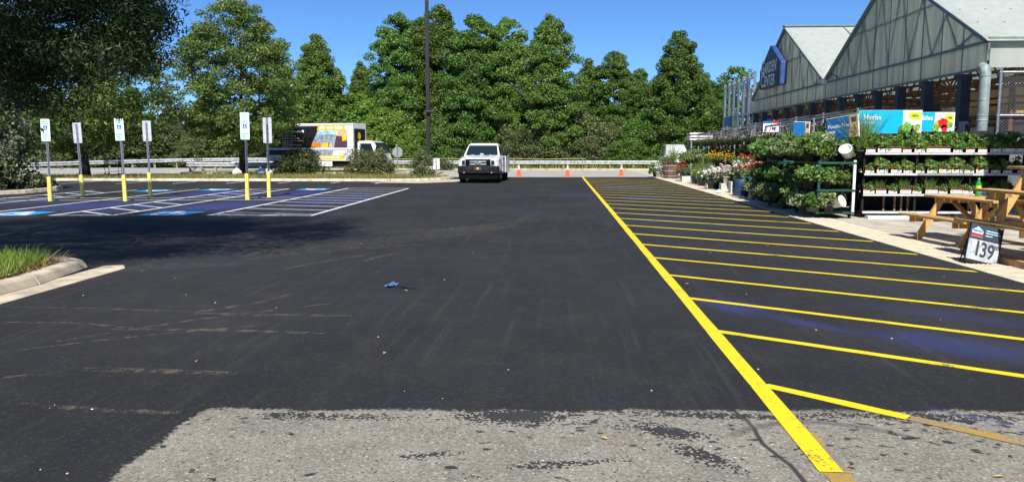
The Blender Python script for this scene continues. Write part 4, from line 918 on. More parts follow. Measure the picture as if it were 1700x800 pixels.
# ================================================================ shopping cart on the median
t = thing('shopping_cart', 'dark wire shopping cart left by the road at left', 'shopping cart', (-27.6, 46.2, .05), R(4))
def wire(pts, r=.012): return MB().tube(pts, r, 5)
b = MB()
T0, T1 = [(-.45, -.27, .98), (.45, -.22, .92), (.45, .22, .92), (-.45, .27, .98)], [(-.38, -.2, .55), (.38, -.17, .58), (.38, .17, .58), (-.38, .2, .55)]
for q in (T0, T1): b.tube(q+[q[0]], .016, 5)
for i in range(4):
    a0, a1, c0, c1 = [Vector(x) for x in (T0[i], T0[(i+1) % 4], T1[i], T1[(i+1) % 4])]
    for k in range(9): b.tube([a0.lerp(a1, k/9), c0.lerp(c1, k/9)], .009, 4)
    for k in (1, 2, 3): b.tube([a0.lerp(c0, k/4), a1.lerp(c1, k/4)], .009, 4)
for k in range(8): b.tube([Vector(T1[0]).lerp(Vector(T1[1]), k/7), Vector(T1[3]).lerp(Vector(T1[2]), k/7)], .009, 4)
b.build('basket', K['black'], t)
for s in (-1, 1): MB().tube([(-.45, s*.25, .98), (-.42, s*.24, .45), (-.40, s*.25, .16)], .018, 6).build('rear_upright', K['black'], t)
b = MB(); b.tube([(-.42, -.25, .2), (.42, -.2, .22), (.42, .2, .22), (-.42, .25, .2)], .018, 6); b.build('lower_frame', K['black'], t)
for s in (-1, 1): MB().tube([(.38, s*.17, .58), (.40, s*.2, .2)], .016, 6).build('front_upright', K['black'], t)
MB().tube([(-.52, -.28, 1.04), (-.52, .28, 1.04)], .022, 8).build('handle', K['redlens'], t)
for x in (-.42, .42):
    for s in (-1, 1): MB().lathe((0, 0, -.02), [(.065, 0), (.065, .04)], 12).build('castor', K['black'], t).matrix_basis = Matrix.Translation((x, s*.24, .075)) @ Matrix.Rotation(R(90), 4, 'X')
# pale bundles left beside the oak trunk
for i, (px, m, sx, lab) in enumerate([(383, 'white', .42, 'white crumpled bag on the median left of the oak trunk'), (427, 'deepblue', .62, 'dark blue bag lying right of the oak trunk'), (438, 'palletwrap', .42, 'pale crumpled bag beside the dark blue one')]):
    b = MB(); n = 9; rings = []
    g4 = random.Random(i)
    for j in range(6):
        z = .42*j/5*(1 if i != 1 else 1.1); rr = sx*.55*math.sin(math.pi*(.22+.7*j/5)); rings.append([Vector((rr*math.cos(a)*g4.uniform(.8, 1.2)*1.2, rr*math.sin(a)*g4.uniform(.8, 1.2), z+g4.uniform(-.03, .03))) for a in [2*math.pi*k/n for k in range(n)]])
    b.loft(rings); o = b.build('litter_bag', K[m], None, smooth=True); o.location = (at(px, 44.2), 44.2, .09); tag(o, lab, 'bag')
# blue rag with a scrap of black tape on the asphalt
b = MB(); nx, ny = 9, 7; vs = []
for j in range(ny):
    for i in range(nx):
        u, v = i/(nx-1)-.5, j/(ny-1)-.5; wv = 1-abs(v)*.9
        vs.append((-1.93+u*.13*wv+v*.05, 8.62+v*.22, .008+.03*max(0, math.sin(7*u+3*v+1))*(1-4*u*u)+.018*rng.random()))
b.add(vs, [(j*nx+i, j*nx+i+1, (j+1)*nx+i+1, (j+1)*nx+i) for j in range(ny-1) for i in range(nx-1)])
K['rag'] = M('blue_rag', (.07, .17, .38), .7, var=.3, vs=14)
t = thing('shop_rag', 'crumpled light blue rag lying alone on the asphalt', 'rag', (0, 0, 0)); b.build('cloth', K['rag'], t, smooth=True, fix=False)
tag(ribbon(None, [(-1.86, 8.56), (-1.78, 8.54), (-1.70, 8.47), (-1.60, 8.45)], .035, .012, 'tape_scrap', K['black']), 'thin black strip of tape trailing from the blue rag', 'tape')
# ================================================================ garden centre canopy
def panelmat(name, col, tr, al, lo=.78, hi=1.1):
    m, n, l, p = nodes(name); p.inputs['Roughness'].default_value = .5
    tc = n.new('ShaderNodeTexCoord'); mp = n.new('ShaderNodeMapping'); mp.inputs['Scale'].default_value = (3, 3, .25)
    no = n.new('ShaderNodeTexNoise'); no.inputs['Scale'].default_value = 1.3; no.inputs['Detail'].default_value = 6; l.new(tc.outputs['Object'], mp.inputs[0]); l.new(mp.outputs[0], no.inputs[0])
    mx = n.new('ShaderNodeMix'); mx.data_type = 'RGBA'; mx.inputs['A'].default_value = (*[c*lo for c in col], 1); mx.inputs['B'].default_value = (*[min(1, c*hi) for c in col], 1)
    mr = n.new('ShaderNodeMapRange'); mr.inputs[1].default_value = .3; mr.inputs[2].default_value = .7; l.new(no.outputs[0], mr.inputs[0]); l.new(mr.outputs[0], mx.inputs['Factor'])
    l.new(mx.outputs['Result'], p.inputs['Base Color'])
    t = n.new('ShaderNodeBsdfTranslucent'); l.new(mx.outputs['Result'], t.inputs[0]); a = n.new('ShaderNodeMixShader'); a.inputs[0].default_value = tr
    l.new(p.outputs[0], a.inputs[1]); l.new(t.outputs[0], a.inputs[2])
    q = n.new('ShaderNodeBsdfTransparent'); q.inputs[0].default_value = (.8, .85, .8, 1); c = n.new('ShaderNodeMixShader'); c.inputs[0].default_value = al
    l.new(a.outputs[0], c.inputs[1]); l.new(q.outputs[0], c.inputs[2]); l.new(c.outputs[0], n['Material Output'].inputs[0]); return m
K['gablepanel'] = panelmat('translucent_gable_sheet', (.94, .92, .84), .76, .25)
K['roofpanel'] = panelmat('translucent_roof_sheet', (.75, .79, .75), .62, .0, .93, 1.04)
XF = 11.0; XB = 25.0; GB = [(21.05, 33.25), (33.25, 45.45)]; ZB, ZE, ZR = 3.70, 4.34, 7.42
gc = thing('garden_center_building', 'garden center canopy with two translucent gables and dark posts', 'building', (XF, 21.05, 0))
def G_(mb, name, mat, parent=gc, **k): o = mb.build(name, mat, parent, **k); o.location = (-XF, -21.05, 0) if parent is gc else (0, 0, 0); return o
def gz(y, a, b): c = (a+b)/2; return ZE+(ZR-ZE)*(1-abs(y-c)/((b-a)/2))
for (a, b) in GB:
    n = 10; w = (b-a)/n
    for i in range(n):
        y0, y1 = a+i*w+.012, a+(i+1)*w-.012; m = (a+b)/2
        mb = MB(); mb.bx(XF, XF+.006, y0, y1, ZB, ZE-.02); G_(mb, 'band_panel', K['gablepanel'])
        pts = [(XF, y0, ZE+.02), (XF, y1, ZE+.02), (XF, y1, max(ZE+.021, gz(y1, a, b))), (XF, y0, max(ZE+.021, gz(y0, a, b)))]
        mb = MB(); mb.prism(pts, (.006, 0, 0)); G_(mb, 'gable_panel', K['gablepanel'])
        G_(MB().bx(XF-.012, XF+.004, a+i*w-.02, a+i*w+.02, ZB, max(ZE, gz(a+i*w, a, b)-.02)), 'panel_seam', K['trim'])
    c = (a+b)/2
    for y in (a, b):                                           # rake trim and roof slopes
        G_(MB().bar((XF-.03, y, ZE+.06), (XF-.03, c, ZR+.06), .12, .16, up=(1, 0, 0)), 'rake_trim', K['trim'])
        ex = ((y-c)/abs(y-c))*.22; dz = -.22*(ZR-ZE)/((b-a)/2)
        k = 5
        for i in range(k):
            x0 = XF-.12+(XB-XF+.12)*i/k; x1 = XF-.12+(XB-XF+.12)*(i+1)/k-.04
            mb = MB(); mb.prism([(x0, y+(ex if y in (GB[0][0], GB[1][1]) else 0), ZE+.10+(dz if y in (GB[0][0], GB[1][1]) else 0)), (x1, y+(ex if y in (GB[0][0], GB[1][1]) else 0), ZE+.10+(dz if y in (GB[0][0], GB[1][1]) else 0)), (x1, c, ZR+.10), (x0, c, ZR+.10)], (0, 0, .03)); rp = G_(mb, 'roof_panel', K['roofpanel'])
            mb = MB()
            for r_ in range(1, 6):
                for q_ in range(4):
                    f = r_/6; px_ = x0+(x1-x0)*(q_+.5)/4; mb.box((px_, y+(c-y)*f, ZE+.135+(ZR-ZE)*f), (.05, .05, .02))
            o = mb.build('fastener_caps', K['galv'], rp)
            if i: G_(MB().bar((x0-.02, y, ZE+.145), (x0-.02, c, ZR+.145), .05, .05, up=(1, 0, 0)), 'roof_seam', K['trim'])
    G_(MB().bx(XF-.14, XB, c-.16, c+.16, ZR+.12, ZR+.19), 'ridge_cap', K['trim'])
    # truss close behind the sheets
    mb = MB(); X = XF+.045
    mb.bar((X, a, ZE+.02), (X, b, ZE+.02), .07, .07)
    N = 8; bot = [a+(b-a)*i/N for i in range(N+1)]
    top = [a+(b-a)*(i+.5)/N for i in range(N)]
    for i in range(N):
        tp = (X, top[i], gz(top[i], a, b)-.08); mb.bar((X, bot[i], ZE+.04), tp, .07, .07, up=(1, 0, 0)); mb.bar(tp, (X, bot[i+1], ZE+.04), .07, .07, up=(1, 0, 0))
    mb.bar((X, c-3.0, ZE+1.5), (X, c+3.0, ZE+1.5), .05, .05); G_(mb, 'gable_truss', K['trim'])
    G_(MB().bx(XF-.03, XF, a, b, ZE-.03, ZE+.03), 'band_rail', K['trim']); G_(MB().bx(XF-.035, XF+.05, a, b, ZB-.06, ZB), 'lower_rail', K['trim'])
# bright fascia on the end facing the camera
for i in range(5): G_(MB().bx(XF+.06+i*2.8, XF+.06+(i+1)*2.8-.03, 20.99, 21.03, ZB-.02, ZE+.02), 'fascia_panel', K['roofpanel'])
G_(MB().bx(XF-.05, XB, 20.86, 20.99, ZE+.0, ZE+.10), 'eave_gutter', K['trim'], bevel=.02)
G_(MB().bx(XF-.12, XF-.02, 33.05, 33.45, ZE-.05, ZE+.16), 'valley_gutter_end', K['white'])
for y in (22.4, 24.55, 26.4, 28.25, 29.95, 31.65, 33.3, 35.2, 37.2, 39.25, 41.3, 43.4, 45.3):
    c_ = G_(MB().bx(XF+.02, XF+.28, y-.13, y+.13, 0, ZB-.10), 'column', K['navy'], bevel=.01)
    MB().bx(XF-.02, XF+.32, y-.17, y+.17, ZB-.14, ZB-.07).build('column_cap', K['navy'], c_)
for y in (21.1, 33.3, 45.3):
    for x in (15.5, 20.2, 24.8): G_(MB().bx(x-.12, x+.12, y-.12, y+.12, 0, ZE), 'inner_column', K['navy'])
# purlin trusses under the roof
for x in (12.4, 14.2, 16.4, 18.8, 21.5):
    mb = MB(); mb.bar((x, 21.1, 3.55), (x, 45.4, 3.55), .07, .09); mb.bar((x, 21.1, 4.1), (x, 45.4, 4.1), .07, .09); n = 26
    for i in range(n):
        ya, yb = 21.1+24.3*i/n, 21.1+24.3*(i+1)/n; mb.bar((x, ya, 3.57), (x, (ya+yb)/2, 4.08), .04, .04); mb.bar((x, (ya+yb)/2, 4.08), (x, yb, 3.57), .04, .04)
    G_(mb, 'roof_joist', K['rust'])
mb = MB()
for i in range(13): y = 22+i*1.95; mb.bar((XF+.2, y, 3.42), (XB, y, 3.42), .06, .08)
G_(mb, 'sprinkler_and_cross_beams', K['rust'])
for i in range(8): G_(MB().bx(XB, XB+.1, 21.05+i*3.05, 21.05+(i+1)*3.05-.03, 0, ZE), 'back_wall_panel', K['greysheet'])
G_(MB().bx(XF+.3, XB, 45.45, 45.52, 0, ZE), 'far_end_wall', K['greysheet'])
# chain link in the end bay and along the front
def chainlink(x0, x1, z0, z1, axis, c, pitch=.085):
    mb = MB(); r = .0035; n = int((x1-x0+z1-z0)/pitch)
    for s in (1, -1):
        for i in range(n):
            u = x0-(z1-z0)+i*pitch if s > 0 else x0+i*pitch
            ua, za, ub, zb = u, z0, u+s*(z1-z0), z1
            def clip(ua, za, ub, zb):
                t0, t1 = 0., 1.
                d = ub-ua
                ta, tb = (x0-ua)/d, (x1-ua)/d
                if ta > tb: ta, tb = tb, ta
                t0, t1 = max(t0, ta), min(t1, tb)
                return (ua+d*t0, za+(zb-za)*t0, ua+d*t1, za+(zb-za)*t1) if t1-t0 > .02 else None
            q = clip(ua, za, ub, zb)
            if q:
                A_, B_ = ((q[0], c, q[1]), (q[2], c, q[3])) if axis == 'x' else ((c, q[0], q[1]), (c, q[2], q[3]))
                mb.bar(A_, B_, .006, .006)
    return mb
G_(chainlink(XF+.35, 16.5, .3, 3.6, 'x', 21.0), 'chain_link_mesh', K['galv'])
for z in (2.45, 3.55): G_(MB().tube([(XF+.3, 20.96, z), (16.5, 20.96, z)], .035, 8), 'fence_rail', K['galv'])
G_(MB().tube([(XF+.34, 20.95, 0), (XF+.34, 20.95, 3.62)], .035, 8), 'fence_pole', K['galv'])
for z in (1.0, 2.2): G_(MB().tube([(XF+.02, 22.4, z), (XF+.02, 45.3, z)], .03, 6), 'fence_rail', K['galv'])
# downpipe at the near corner
mb = MB(); mb.tube([(10.86, 20.95, 3.68), (10.86, 20.84, 3.64), (10.86, 20.78, 3.52), (10.86, 20.78, 2.3), (10.86, 20.80, 2.06)], .128, 16)
dp = G_(mb, 'downpipe', K['downpipe'], smooth=True)
for z in (3.42, 2.82, 2.42, 2.30): MB().lathe((10.86, 20.78, z), [(.130, 0), (.136, .01), (.136, .03), (.130, .04)], 16).build('pipe_band', K['downpipe'], dp, smooth=True)
# house-shaped sign
sg = thing('garden_center_sign', 'navy house shaped GARDEN CENTER sign on the far gable', 'sign', (10.93, 40.25, 4.75))
hs = [(-2.05, 0), (2.05, 0), (2.05, .95), (.25, 2.1), (-2.05, 2.1-1.15)]
hs = [(2.05, -.02), (-1.75, -.02), (-1.75, 1.05), (.12, 2.05), (2.05, .95)]           # in (along +Y, z)
b = MB(); b.prism([(-.36, y, z) for y, z in hs], (.30, 0, 0)); b.build('sign_box', M('sign_side_blue', (.035, .075, .22), .45), sg, bevel=.02)
b = MB(); b.prism([(-.39, y*.985+.0, .01+z*.99) for y, z in hs], (.024, 0, 0)); fc = b.build('sign_face', K['navy'], sg)
for body, sz, yy, zz, al in (('G', .95, 1.42, 1.02, 'CENTER'), ('ARDEN', .76, 1.08, .95, 'LEFT'), ('C', .95, 1.42, .36, 'CENTER'), ('ENTER', .76, 1.08, .29, 'LEFT')):
    text(body, sz, K['white'], fc, (-.398, yy, zz), rot=(R(90), 0, R(-90)), sx=.88 if al == 'LEFT' else 1, ext=.004, align=al)
# goods under the canopy: racking with crates and boxes
rk = random.Random(9)
def storage_rack(label, x, y0, y1, zs, fill, mats):
    t = thing('storage_rack', label, 'rack', (x, y0, 0))
    n = max(1, round((y1-y0)/2.4)); L_ = (y1-y0)/n
    for i in range(n+1):
        for dx in (0, 1.0): MB().bx(dx-.04, dx+.04, i*L_-.04, i*L_+.04, 0, zs[-1]+.5).build('upright', K['rust'], t)
    for z in zs:
        MB().bx(0, 1.0, 0, y1-y0, z-.06, z).build('rack_shelf', K['rust'], t)
    for z in zs[:fill]:
        y = .3
        while y < y1-y0-.9:
            w, h = rk.uniform(.5, 1.0), rk.uniform(.3, .75); m = rk.choice(mats)
            o = MB().box((x+.45, y0+y+w/2, z+h/2+.002), (.75, w, h)).build('stacked_box', K[m]); tag(o, {'wood': 'wooden crate on the dim racks under the canopy', 'palletwrap': 'white wrapped bundle on the dim racks under the canopy', 'grey': 'grey carton on the dim racks under the canopy', 'soil': 'dark bundle on the dim racks under the canopy', 'redbags': 'red printed sack bundle on the dim racks under the canopy'}[m], 'box', 'goods on the racks under the canopy'); y += w+rk.uniform(.1, .6)
    return t
storage_rack('rusty storage rack deep under the canopy behind the posts', 15.2, 23, 44, [.4, 1.5, 2.5], 3, ['wood', 'grey', 'soil', 'soil', 'palletwrap'])
storage_rack('storage rack right behind the front posts at the far gable', 12.3, 34, 44.5, [.5, 1.5, 2.4], 3, ['soil', 'wood', 'redbags', 'grey'])
t = thing('lumber_stack', 'stack of bright pine boards behind the chain link right of the downpipe', 'lumber', (12.35, 22.0, 0))
for i, (z, h) in enumerate(((2.55, .26), (2.87, .12), (3.04, .22))): MB().bx(-.02, .62, 0, 2.4, z, z+h).build('board_bundle', K['pine'], t)
for z in (.6, 1.5, 2.45): MB().bx(-.1, 3.2, .05, 2.4, z, z+.09).build('pallet_deck', K['rust'], t)
for x in (-.1, 3.2): MB().bx(x-.05, x+.05, 0, .1, 0, 3.4).build('rack_post', K['rust'], t)
o = MB().bx(13.1, 15.6, 22.0, 24, 2.55, 3.35).build('brown_pallet_load', M('brown_board', (.16, .07, .03), .8)); tag(o, 'dark brown board load beside the bright pine boards', 'lumber')
o = MB().bx(XF+.5, 16.2, 21.35, 21.45, 0, 1.9).build('grey_barrier', K['grey']); tag(o, 'grey barrier panel standing behind the end chain link', 'barrier')
# tall pipe fence beyond the far gable with wrapped pallets behind it
t = thing('pipe_fence', 'tall grey pipe fence beyond the far gable', 'fence', (11.2, 46.0, 0))
for i in range(7):
    hh = 6.0-.02*i; MB().tube([(0, i*1.35, 0), (0, i*1.35, hh)], .085, 8).build('fence_post', K['galv'], t)
    MB().lathe((0, i*1.35, hh), [(.10, 0), (.10, .06), (.03, .12)], 8).build('post_cap', K['galv'], t)
for z in (5.75, 3.75, 2.2): MB().tube([(0, 0, z), (0, 8.1, z)], .05, 8).build('fence_rail', K['galv'], t)
for y, z, h, m, lab in [(47.0, 3.9, 1.75, 'palletwrap', 'white wrapped pallet high behind the pipe fence, nearest the gable'), (48.9, 3.9, 1.5, 'palletwrap', 'white wrapped pallet high behind the middle of the pipe fence'), (50.6, 3.9, 1.5, 'redbags', 'striped wrapped pallet high behind the far end of the pipe fence'), (49.2, 2.1, 1.35, 'redbags', 'red and white sacks stacked behind the pipe fence'), (47.3, 2.0, 1.3, 'palletwrap', 'white sacks stacked low behind the pipe fence'), (51.6, 2.0, 1.3, 'deepblue', 'dark blue load low behind the pipe fence')]:
    tt = thing('pallet_load', lab, 'pallet', (11.75, y, z)); n = max(3, int(h/.16))
    for i in range(n): MB().box((.55+rk.uniform(-.02, .02), .6+rk.uniform(-.02, .02), .09+i*h/n), (1.0, 1.15, h/n*.96)).build('sack_layer', K[m], tt, bevel=.04)
t = thing('pallet_rack', 'steel pallet rack behind the tall pipe fence', 'rack', (11.7, 46.6, 0))
for y in (0, 3.3, 6.8):
    for x in (0, 1.15): MB().bx(x-.05, x+.05, y-.05, y+.05, 0, 5.9).build('upright', K['navy'], t)
for z in (2.0, 3.85): MB().bx(0, 1.15, 0, 6.8, z-.12, z-.01).build('beam_deck', K['navy'], t)
o = MB().bx(11.02, 11.08, 51.3, 53.3, 3.1, 3.7).build('fence_banner', K['boardblue']); tag(o, 'blue banner on the far end of the tall pipe fence', 'sign')
# the store itself, beside the walk and out of view: its wall shades the right end of the herb rack
t = thing('store_building', 'pale block wall of the store beside the walk, right of view', 'building', (10.05, -14, 0))
MB().bx(.06, 19.9, .06, 30.14, 0, 5.58).build('wall_core', K['grey'], t)
for i in range(10):
    for j in range(4): MB().bx(0, .055, i*3.02+.008, (i+1)*3.02-.008, j*1.4+.006, (j+1)*1.4-.006).build('wall_panel', K['greysheet'], t, bevel=.01)
for i in range(5): MB().bx(i*4+.008, (i+1)*4-.008, 30.145, 30.2, 0, 5.58).build('wall_panel', K['greysheet'], t, bevel=.01)
MB().bx(-.08, 20.1, -.1, 30.28, 5.6, 5.8).build('coping', K['trim'], t)
# ================================================================ potted plants
def pot_mesh(r, h, mat, n=14, sq=False):
    mb = MB()
    if sq: mb.loft([[Vector((sx*r*k, sy*r*k, z)) for sx, sy in ((-1, -1), (1, -1), (1, 1), (-1, 1))] for k, z in ((.78, 0), (1, h))])
    else: mb.lathe((0, 0, 0), [(r*.72, 0), (r*.93, h*.85), (r*1.05, h*.86), (r*1.05, h), (r*.9, h), (r*.88, h*.9)], n)
    return mb.mesh('pot', mat, smooth=not sq)
def fol(rx, h, z0, n, per, L, Wd, leaf, seed, cl=.1, flat=.8, up=.3):
    g = random.Random(seed); cs = []; rs = []
    while len(cs) < n:
        x, y, z = g.uniform(-1, 1), g.uniform(-1, 1), g.random(); q = x*x+y*y+z*z*.6
        if q > 1: continue
        cs.append((x*rx, y*rx, z0+z*h)); k = cl*g.uniform(.6, 1.3); rs.append((k, k, k*flat))
    return leaves(cs, rs, [per]*n, L, Wd, leaf, 'foliage', up=up), cs
def blooms(cs, per, spread, s, mat, zoff=0, seed=0):
    P = np.repeat(np.array(cs), per, 0)+nr.normal(size=(len(cs)*per, 3))*spread; P[:, 2] += zoff
    n = len(P); out = []
    for k in range(3):                                       # three crossed petals per bloom
        d = nr.normal(size=(n, 3)); d[:, 2] = abs(d[:, 2])*.6; d /= np.linalg.norm(d, axis=1)[:, None]
        e = np.cross(d, nr.normal(size=(n, 3))); e /= np.linalg.norm(e, axis=1)[:, None]
        out.append(np.stack([P-d*s, P+e*s*.9, P+d*s, P-e*s*.9], 1))
    return quads(np.concatenate(out).reshape(-1, 3), mat, 'blooms')
def spikes(n, h, w, lean, mat, z0, rx=.04):
    pts = [(rng.gauss(0, rx), rng.gauss(0, rx), z0) for _ in range(n)]; return blades(pts, h, w, mat, 'foliage', lean, .35)
PR = {}; K['lf_basket'] = leafmat('leaf_basket', (.025, .045, .014), (.06, .10, .03), (.16, .20, .09))
def proto(key, name, cat, pot, fo, bl=None, extra=None):
    t = thing(name, 'plant', cat, (0, 0, -50))
    if pot: obj('pot', pot, t)
    if fo: obj('foliage', fo, t)
    if bl: obj('blooms', bl, t)['kind'] = 'stuff'
    if extra: extra(t)
    PR[key] = t
def herb_tag(t):
    b = MB(); b.bx(-.115, .115, -.118, -.114, .012, .088); q = b.build('plant_label', K['tagwhite'], t); MB().bx(-.115, .115, -.1195, -.1184, .088, .122).build('label_red_strip', K['tagred'], q)
    MB().bx(-.10, -.055, -.1195, -.1184, .03, .075).build('label_picture', K['tagyellow'], q)
pb = pot_mesh(.125, .11, K['pot'], sq=True)
f1, c1 = fol(.15, .16, .10, 22, 26, .045, .024, K['lf_herb'], 1, .05); proto('herbA', 'herb_pot', 'plant', pb, f1, extra=herb_tag)
f1, c1 = fol(.15, .24, .10, 26, 26, .075, .042, K['lf_mid'], 2, .07); proto('herbB', 'herb_pot', 'plant', pb, f1, extra=herb_tag)
proto('herbC', 'herb_pot', 'plant', pb, spikes(150, .20, .010, .35, K['lf_herb'], .09, .07), extra=herb_tag)
f1, c1 = fol(.16, .26, .10, 26, 26, .085, .05, K['lf_herb'], 12, .07); proto('herbD', 'herb_pot', 'plant', pb, f1, extra=herb_tag)
f1, c1 = fol(.16, .36, .10, 26, 26, .10, .05, K['lf_mid'], 3, .08); proto('tall', 'vegetable_plant', 'plant', pb, f1)
proto('grass', 'ornamental_grass', 'plant', pot_mesh(.13, .2, K['pot']), spikes(170, .62, .011, .36, K['lf_herb'], .18))
p2 = pot_mesh(.14, .2, K['pot'])
f1, c1 = fol(.27, .34, .15, 36, 30, .085, .045, K['lf_grey'], 4, .10); proto('shrubA', 'potted_shrub', 'plant', p2, f1)
f1, c1 = fol(.28, .28, .15, 36, 28, .09, .05, K['lf_grey'], 5, .10); proto('shrubB', 'potted_shrub', 'plant', p2, f1)
f1, c1 = fol(.25, .36, .15, 36, 30, .08, .04, K['lf_herb'], 6, .10); proto('shrubC', 'potted_shrub', 'plant', p2, f1)
f1, c1 = fol(.26, .30, .17, 40, 34, .07, .035, K['lf_mid'], 7, .10); proto('shrubD', 'potted_shrub', 'plant', p2, f1)
p3 = pot_mesh(.11, .12, K['pot'])
def tag_stake(t): b = MB(); b.bx(-.02, .02, -.125, -.121, .03, .17); b.build('white_tag', K['tagwhite'], t)
f1, c1 = fol(.14, .14, .10, 18, 24, .06, .03, K['lf_mid'], 8, .06)
top = [c for c in c1 if c[2] > .14]
proto('marigold', 'marigold_pot', 'plant', p3, f1, blooms(top[::2], 2, .05, .022, K['bloomorange'], .06), tag_stake)
proto('marigoldY', 'marigold_pot', 'plant', p3, f1, blooms(top[::2], 2, .05, .022, K['bloomyellow'], .06), tag_stake)
proto('redflower', 'geranium_pot', 'plant', p3, f1, blooms(top[:5], 2, .03, .022, K['bloomred'], .06), tag_stake)
f1, c1 = fol(.28, .26, .22, 40, 30, .07, .028, K['lf_olive'], 9, .10); top = [c for c in c1 if c[2] > .28]
pw = pot_mesh(.20, .26, K['potwhite'], 20); pn = pot_mesh(.20, .34, K['potnavy'], 16)
proto('whitepot', 'white_flower_planter', 'planter', pw, f1, blooms(top, 5, .07, .034, K['bloomwhite'], .08))
proto('whitenavy', 'white_flower_planter', 'planter', pn, f1, blooms(top, 5, .07, .034, K['bloomwhite'], .10))
proto('rednavy', 'red_flower_planter', 'planter', pn, f1, blooms(top[::2], 2, .07, .036, K['bloomred'], .10))
proto('pinknavy', 'pink_flower_planter', 'planter', pn, f1, blooms(top, 4, .07, .032, K['bloompink'], .10))
proto('grasspot', 'spiky_planter', 'planter', pn, spikes(130, .52, .018, .6, K['lf_herb'], .28, .08))
def hanger(t):
    b = MB()
    for k in range(3): a = k*2.1; b.tube([(.15*math.cos(a), .15*math.sin(a), .16), (0, 0, .52)], .006, 4)
    b.build('hanger_wire', K['grey'], t); MB().bx(-.03, .03, -.185, -.181, -.04, .12).build('white_tag', K['tagwhite'], t)
f1, c1 = fol(.24, .24, .0, 36, 26, .06, .028, K['lf_basket'], 10, .09); bpm = pot_mesh(.15, .16, K['pot'])
proto('basketW', 'hanging_basket', 'hanging basket', bpm, f1, blooms(c1[::3], 3, .07, .022, K['bloomwhite'], .04), hanger)
proto('basketP', 'hanging_basket', 'hanging basket', bpm, f1, blooms(c1[::4], 3, .07, .022, K['bloompink'], .04), hanger)
proto('basketR', 'hanging_basket', 'hanging basket', bpm, f1, blooms(c1[::4], 2, .07, .022, K['bloomred'], .04), hanger)
proto('basketO', 'hanging_basket', 'hanging basket', bpm, f1, blooms(c1[::4], 2, .07, .022, K['bloomorange'], .04), hanger)
gp = random.Random(21)
def put(key, x, y, z, label, group, s=1., rz=None):
    o = dup(PR[key], (x, y, z), gp.uniform(-.25, .25) if rz is None else rz, s*gp.uniform(.80, 1.16), label, group); return o

# ---------------------------------------------------------------- herb rack facing the camera
rackx0, rackx1, ry0, ry1 = 6.95, 10.55, 18.15, 18.95
t = thing('herb_rack', 'four shelf black herb rack with white shelf edges behind the picnic tables', 'rack', (rackx0, ry0, 0)); Lr = rackx1-rackx0
SZ = [.16, .56, 1.03, 1.50]
for z in SZ:
    d = 0 if z < 1.4 else .0
    MB().bx(0, Lr, .02, ry1-ry0, z-.035, z).build('shelf', K['black'], t)
    for i in range(3): MB().bx(i*Lr/3+.006, (i+1)*Lr/3-.006, -.01, .018, z-.045, z+.004).build('shelf_edge', K['signback'] if not (z == 1.03 and i == 1) else K['grey'], t)
MB().bx(0, Lr, ry1-ry0-.02, ry1-ry0, .05, 1.46).build('added_dark_backing', K['black'], t)  # added black sheet: hides the lit concrete behind so the rack gaps look dark
for x in (.03, Lr/3, 2*Lr/3, Lr-.03):
    for y in (.10, ry1-ry0-.04): MB().bx(x-.025, x+.025, y-.025, y+.025, 0, 2.0 if y > .3 else 1.5).build('upright', K['black'], t)
for i, x in enumerate((.6, .85, 1.0, 1.15)): MB().bx(x-.02, x+.02, .3, .34, 0, .5).build('lower_leg', K['wood'], t)
lv = ['bottom', 'third', 'second', 'top']
for k, z in enumerate(SZ[1:]):
    x = rackx0+.14; i = 0
    while x < rackx1-.1:
        key = [['herbA', 'herbC'], ['herbA', 'herbD'], ['herbB', 'herbD', 'herbB']][k][i % (2 if k < 2 else 3)]
        put(key, x, ry0+.13, z+.002, 'tagged herb pot in the front row, %s shelf of herb rack' % lv[k+1], 'herb pots on the herb rack', 1, gp.uniform(-.04, .04))
        put('tall' if k == 2 else ('herbB' if k == 1 else 'herbA'), x+gp.uniform(-.05, .05), ry0+.45, z+.002, 'leafy plant in the back row, %s shelf of herb rack' % lv[k+1], 'back row plants on the herb rack')
        x += .27 if gp.random() < .8 else .31; i += 1
def board(name, label, x0, x1, y, z0, z1, split, words, small=None, pic=None):
    t = thing(name, label, 'sign', (x0, y, 0)); w = x1-x0
    for x in (.1, w-.1): MB().bx(x-.015, x+.015, .012, .04, z0-.45, z0+.1).build('leg', K['black'], t)
    p = MB().bx(0, w, 0, .012, z0, z1).build('board', K['white'], t); MB().bx(-.012, w+.012, -.003, .016, z1, z1+.02).build('top_edge', K['black'], t)
    MB().bx(.006, w*split, -.003, -.0005, z0+.006, z1-.006).build('cyan_field', K['cyan'], p)
    if words: text(words, .165, K['white'], p, (.10 if small else .02, -.006, z1-.17), align='LEFT')
    if small: text(small, .085, K['white'], p, (.04, -.006, z1-.30), align='LEFT')
    MB().bx(w-.29 if small else w-.22, w-.03, -.004, -.0005, z1-.22, z1-.05).build('yellow_logo_field', K['yellowprint'], p)
    b = MB(); cx = w-.16 if small else w-.125; b.prism([(cx+.095*math.cos(a)*(1 if small else .75), -.0045, z1-.135+.035*math.sin(a)) for a in [i*math.pi/8 for i in range(16)]], (0, -.002, 0)); b.build('oval_logo', K['printgreen'], p)
    for (cx, cz, r, m) in pic:
        b = MB(); n = 14; b.prism([(cx+r*math.cos(i*2*math.pi/n)*(1+.14*math.sin(i*2.3)), -.005-.0004*(hash(m) % 5), z0+cz+r*math.sin(i*2*math.pi/n)*(1+.12*math.cos(i*3.1))) for i in range(n)], (0, -.002, 0)); b.build('printed_vegetable', K[m], p)
    return t
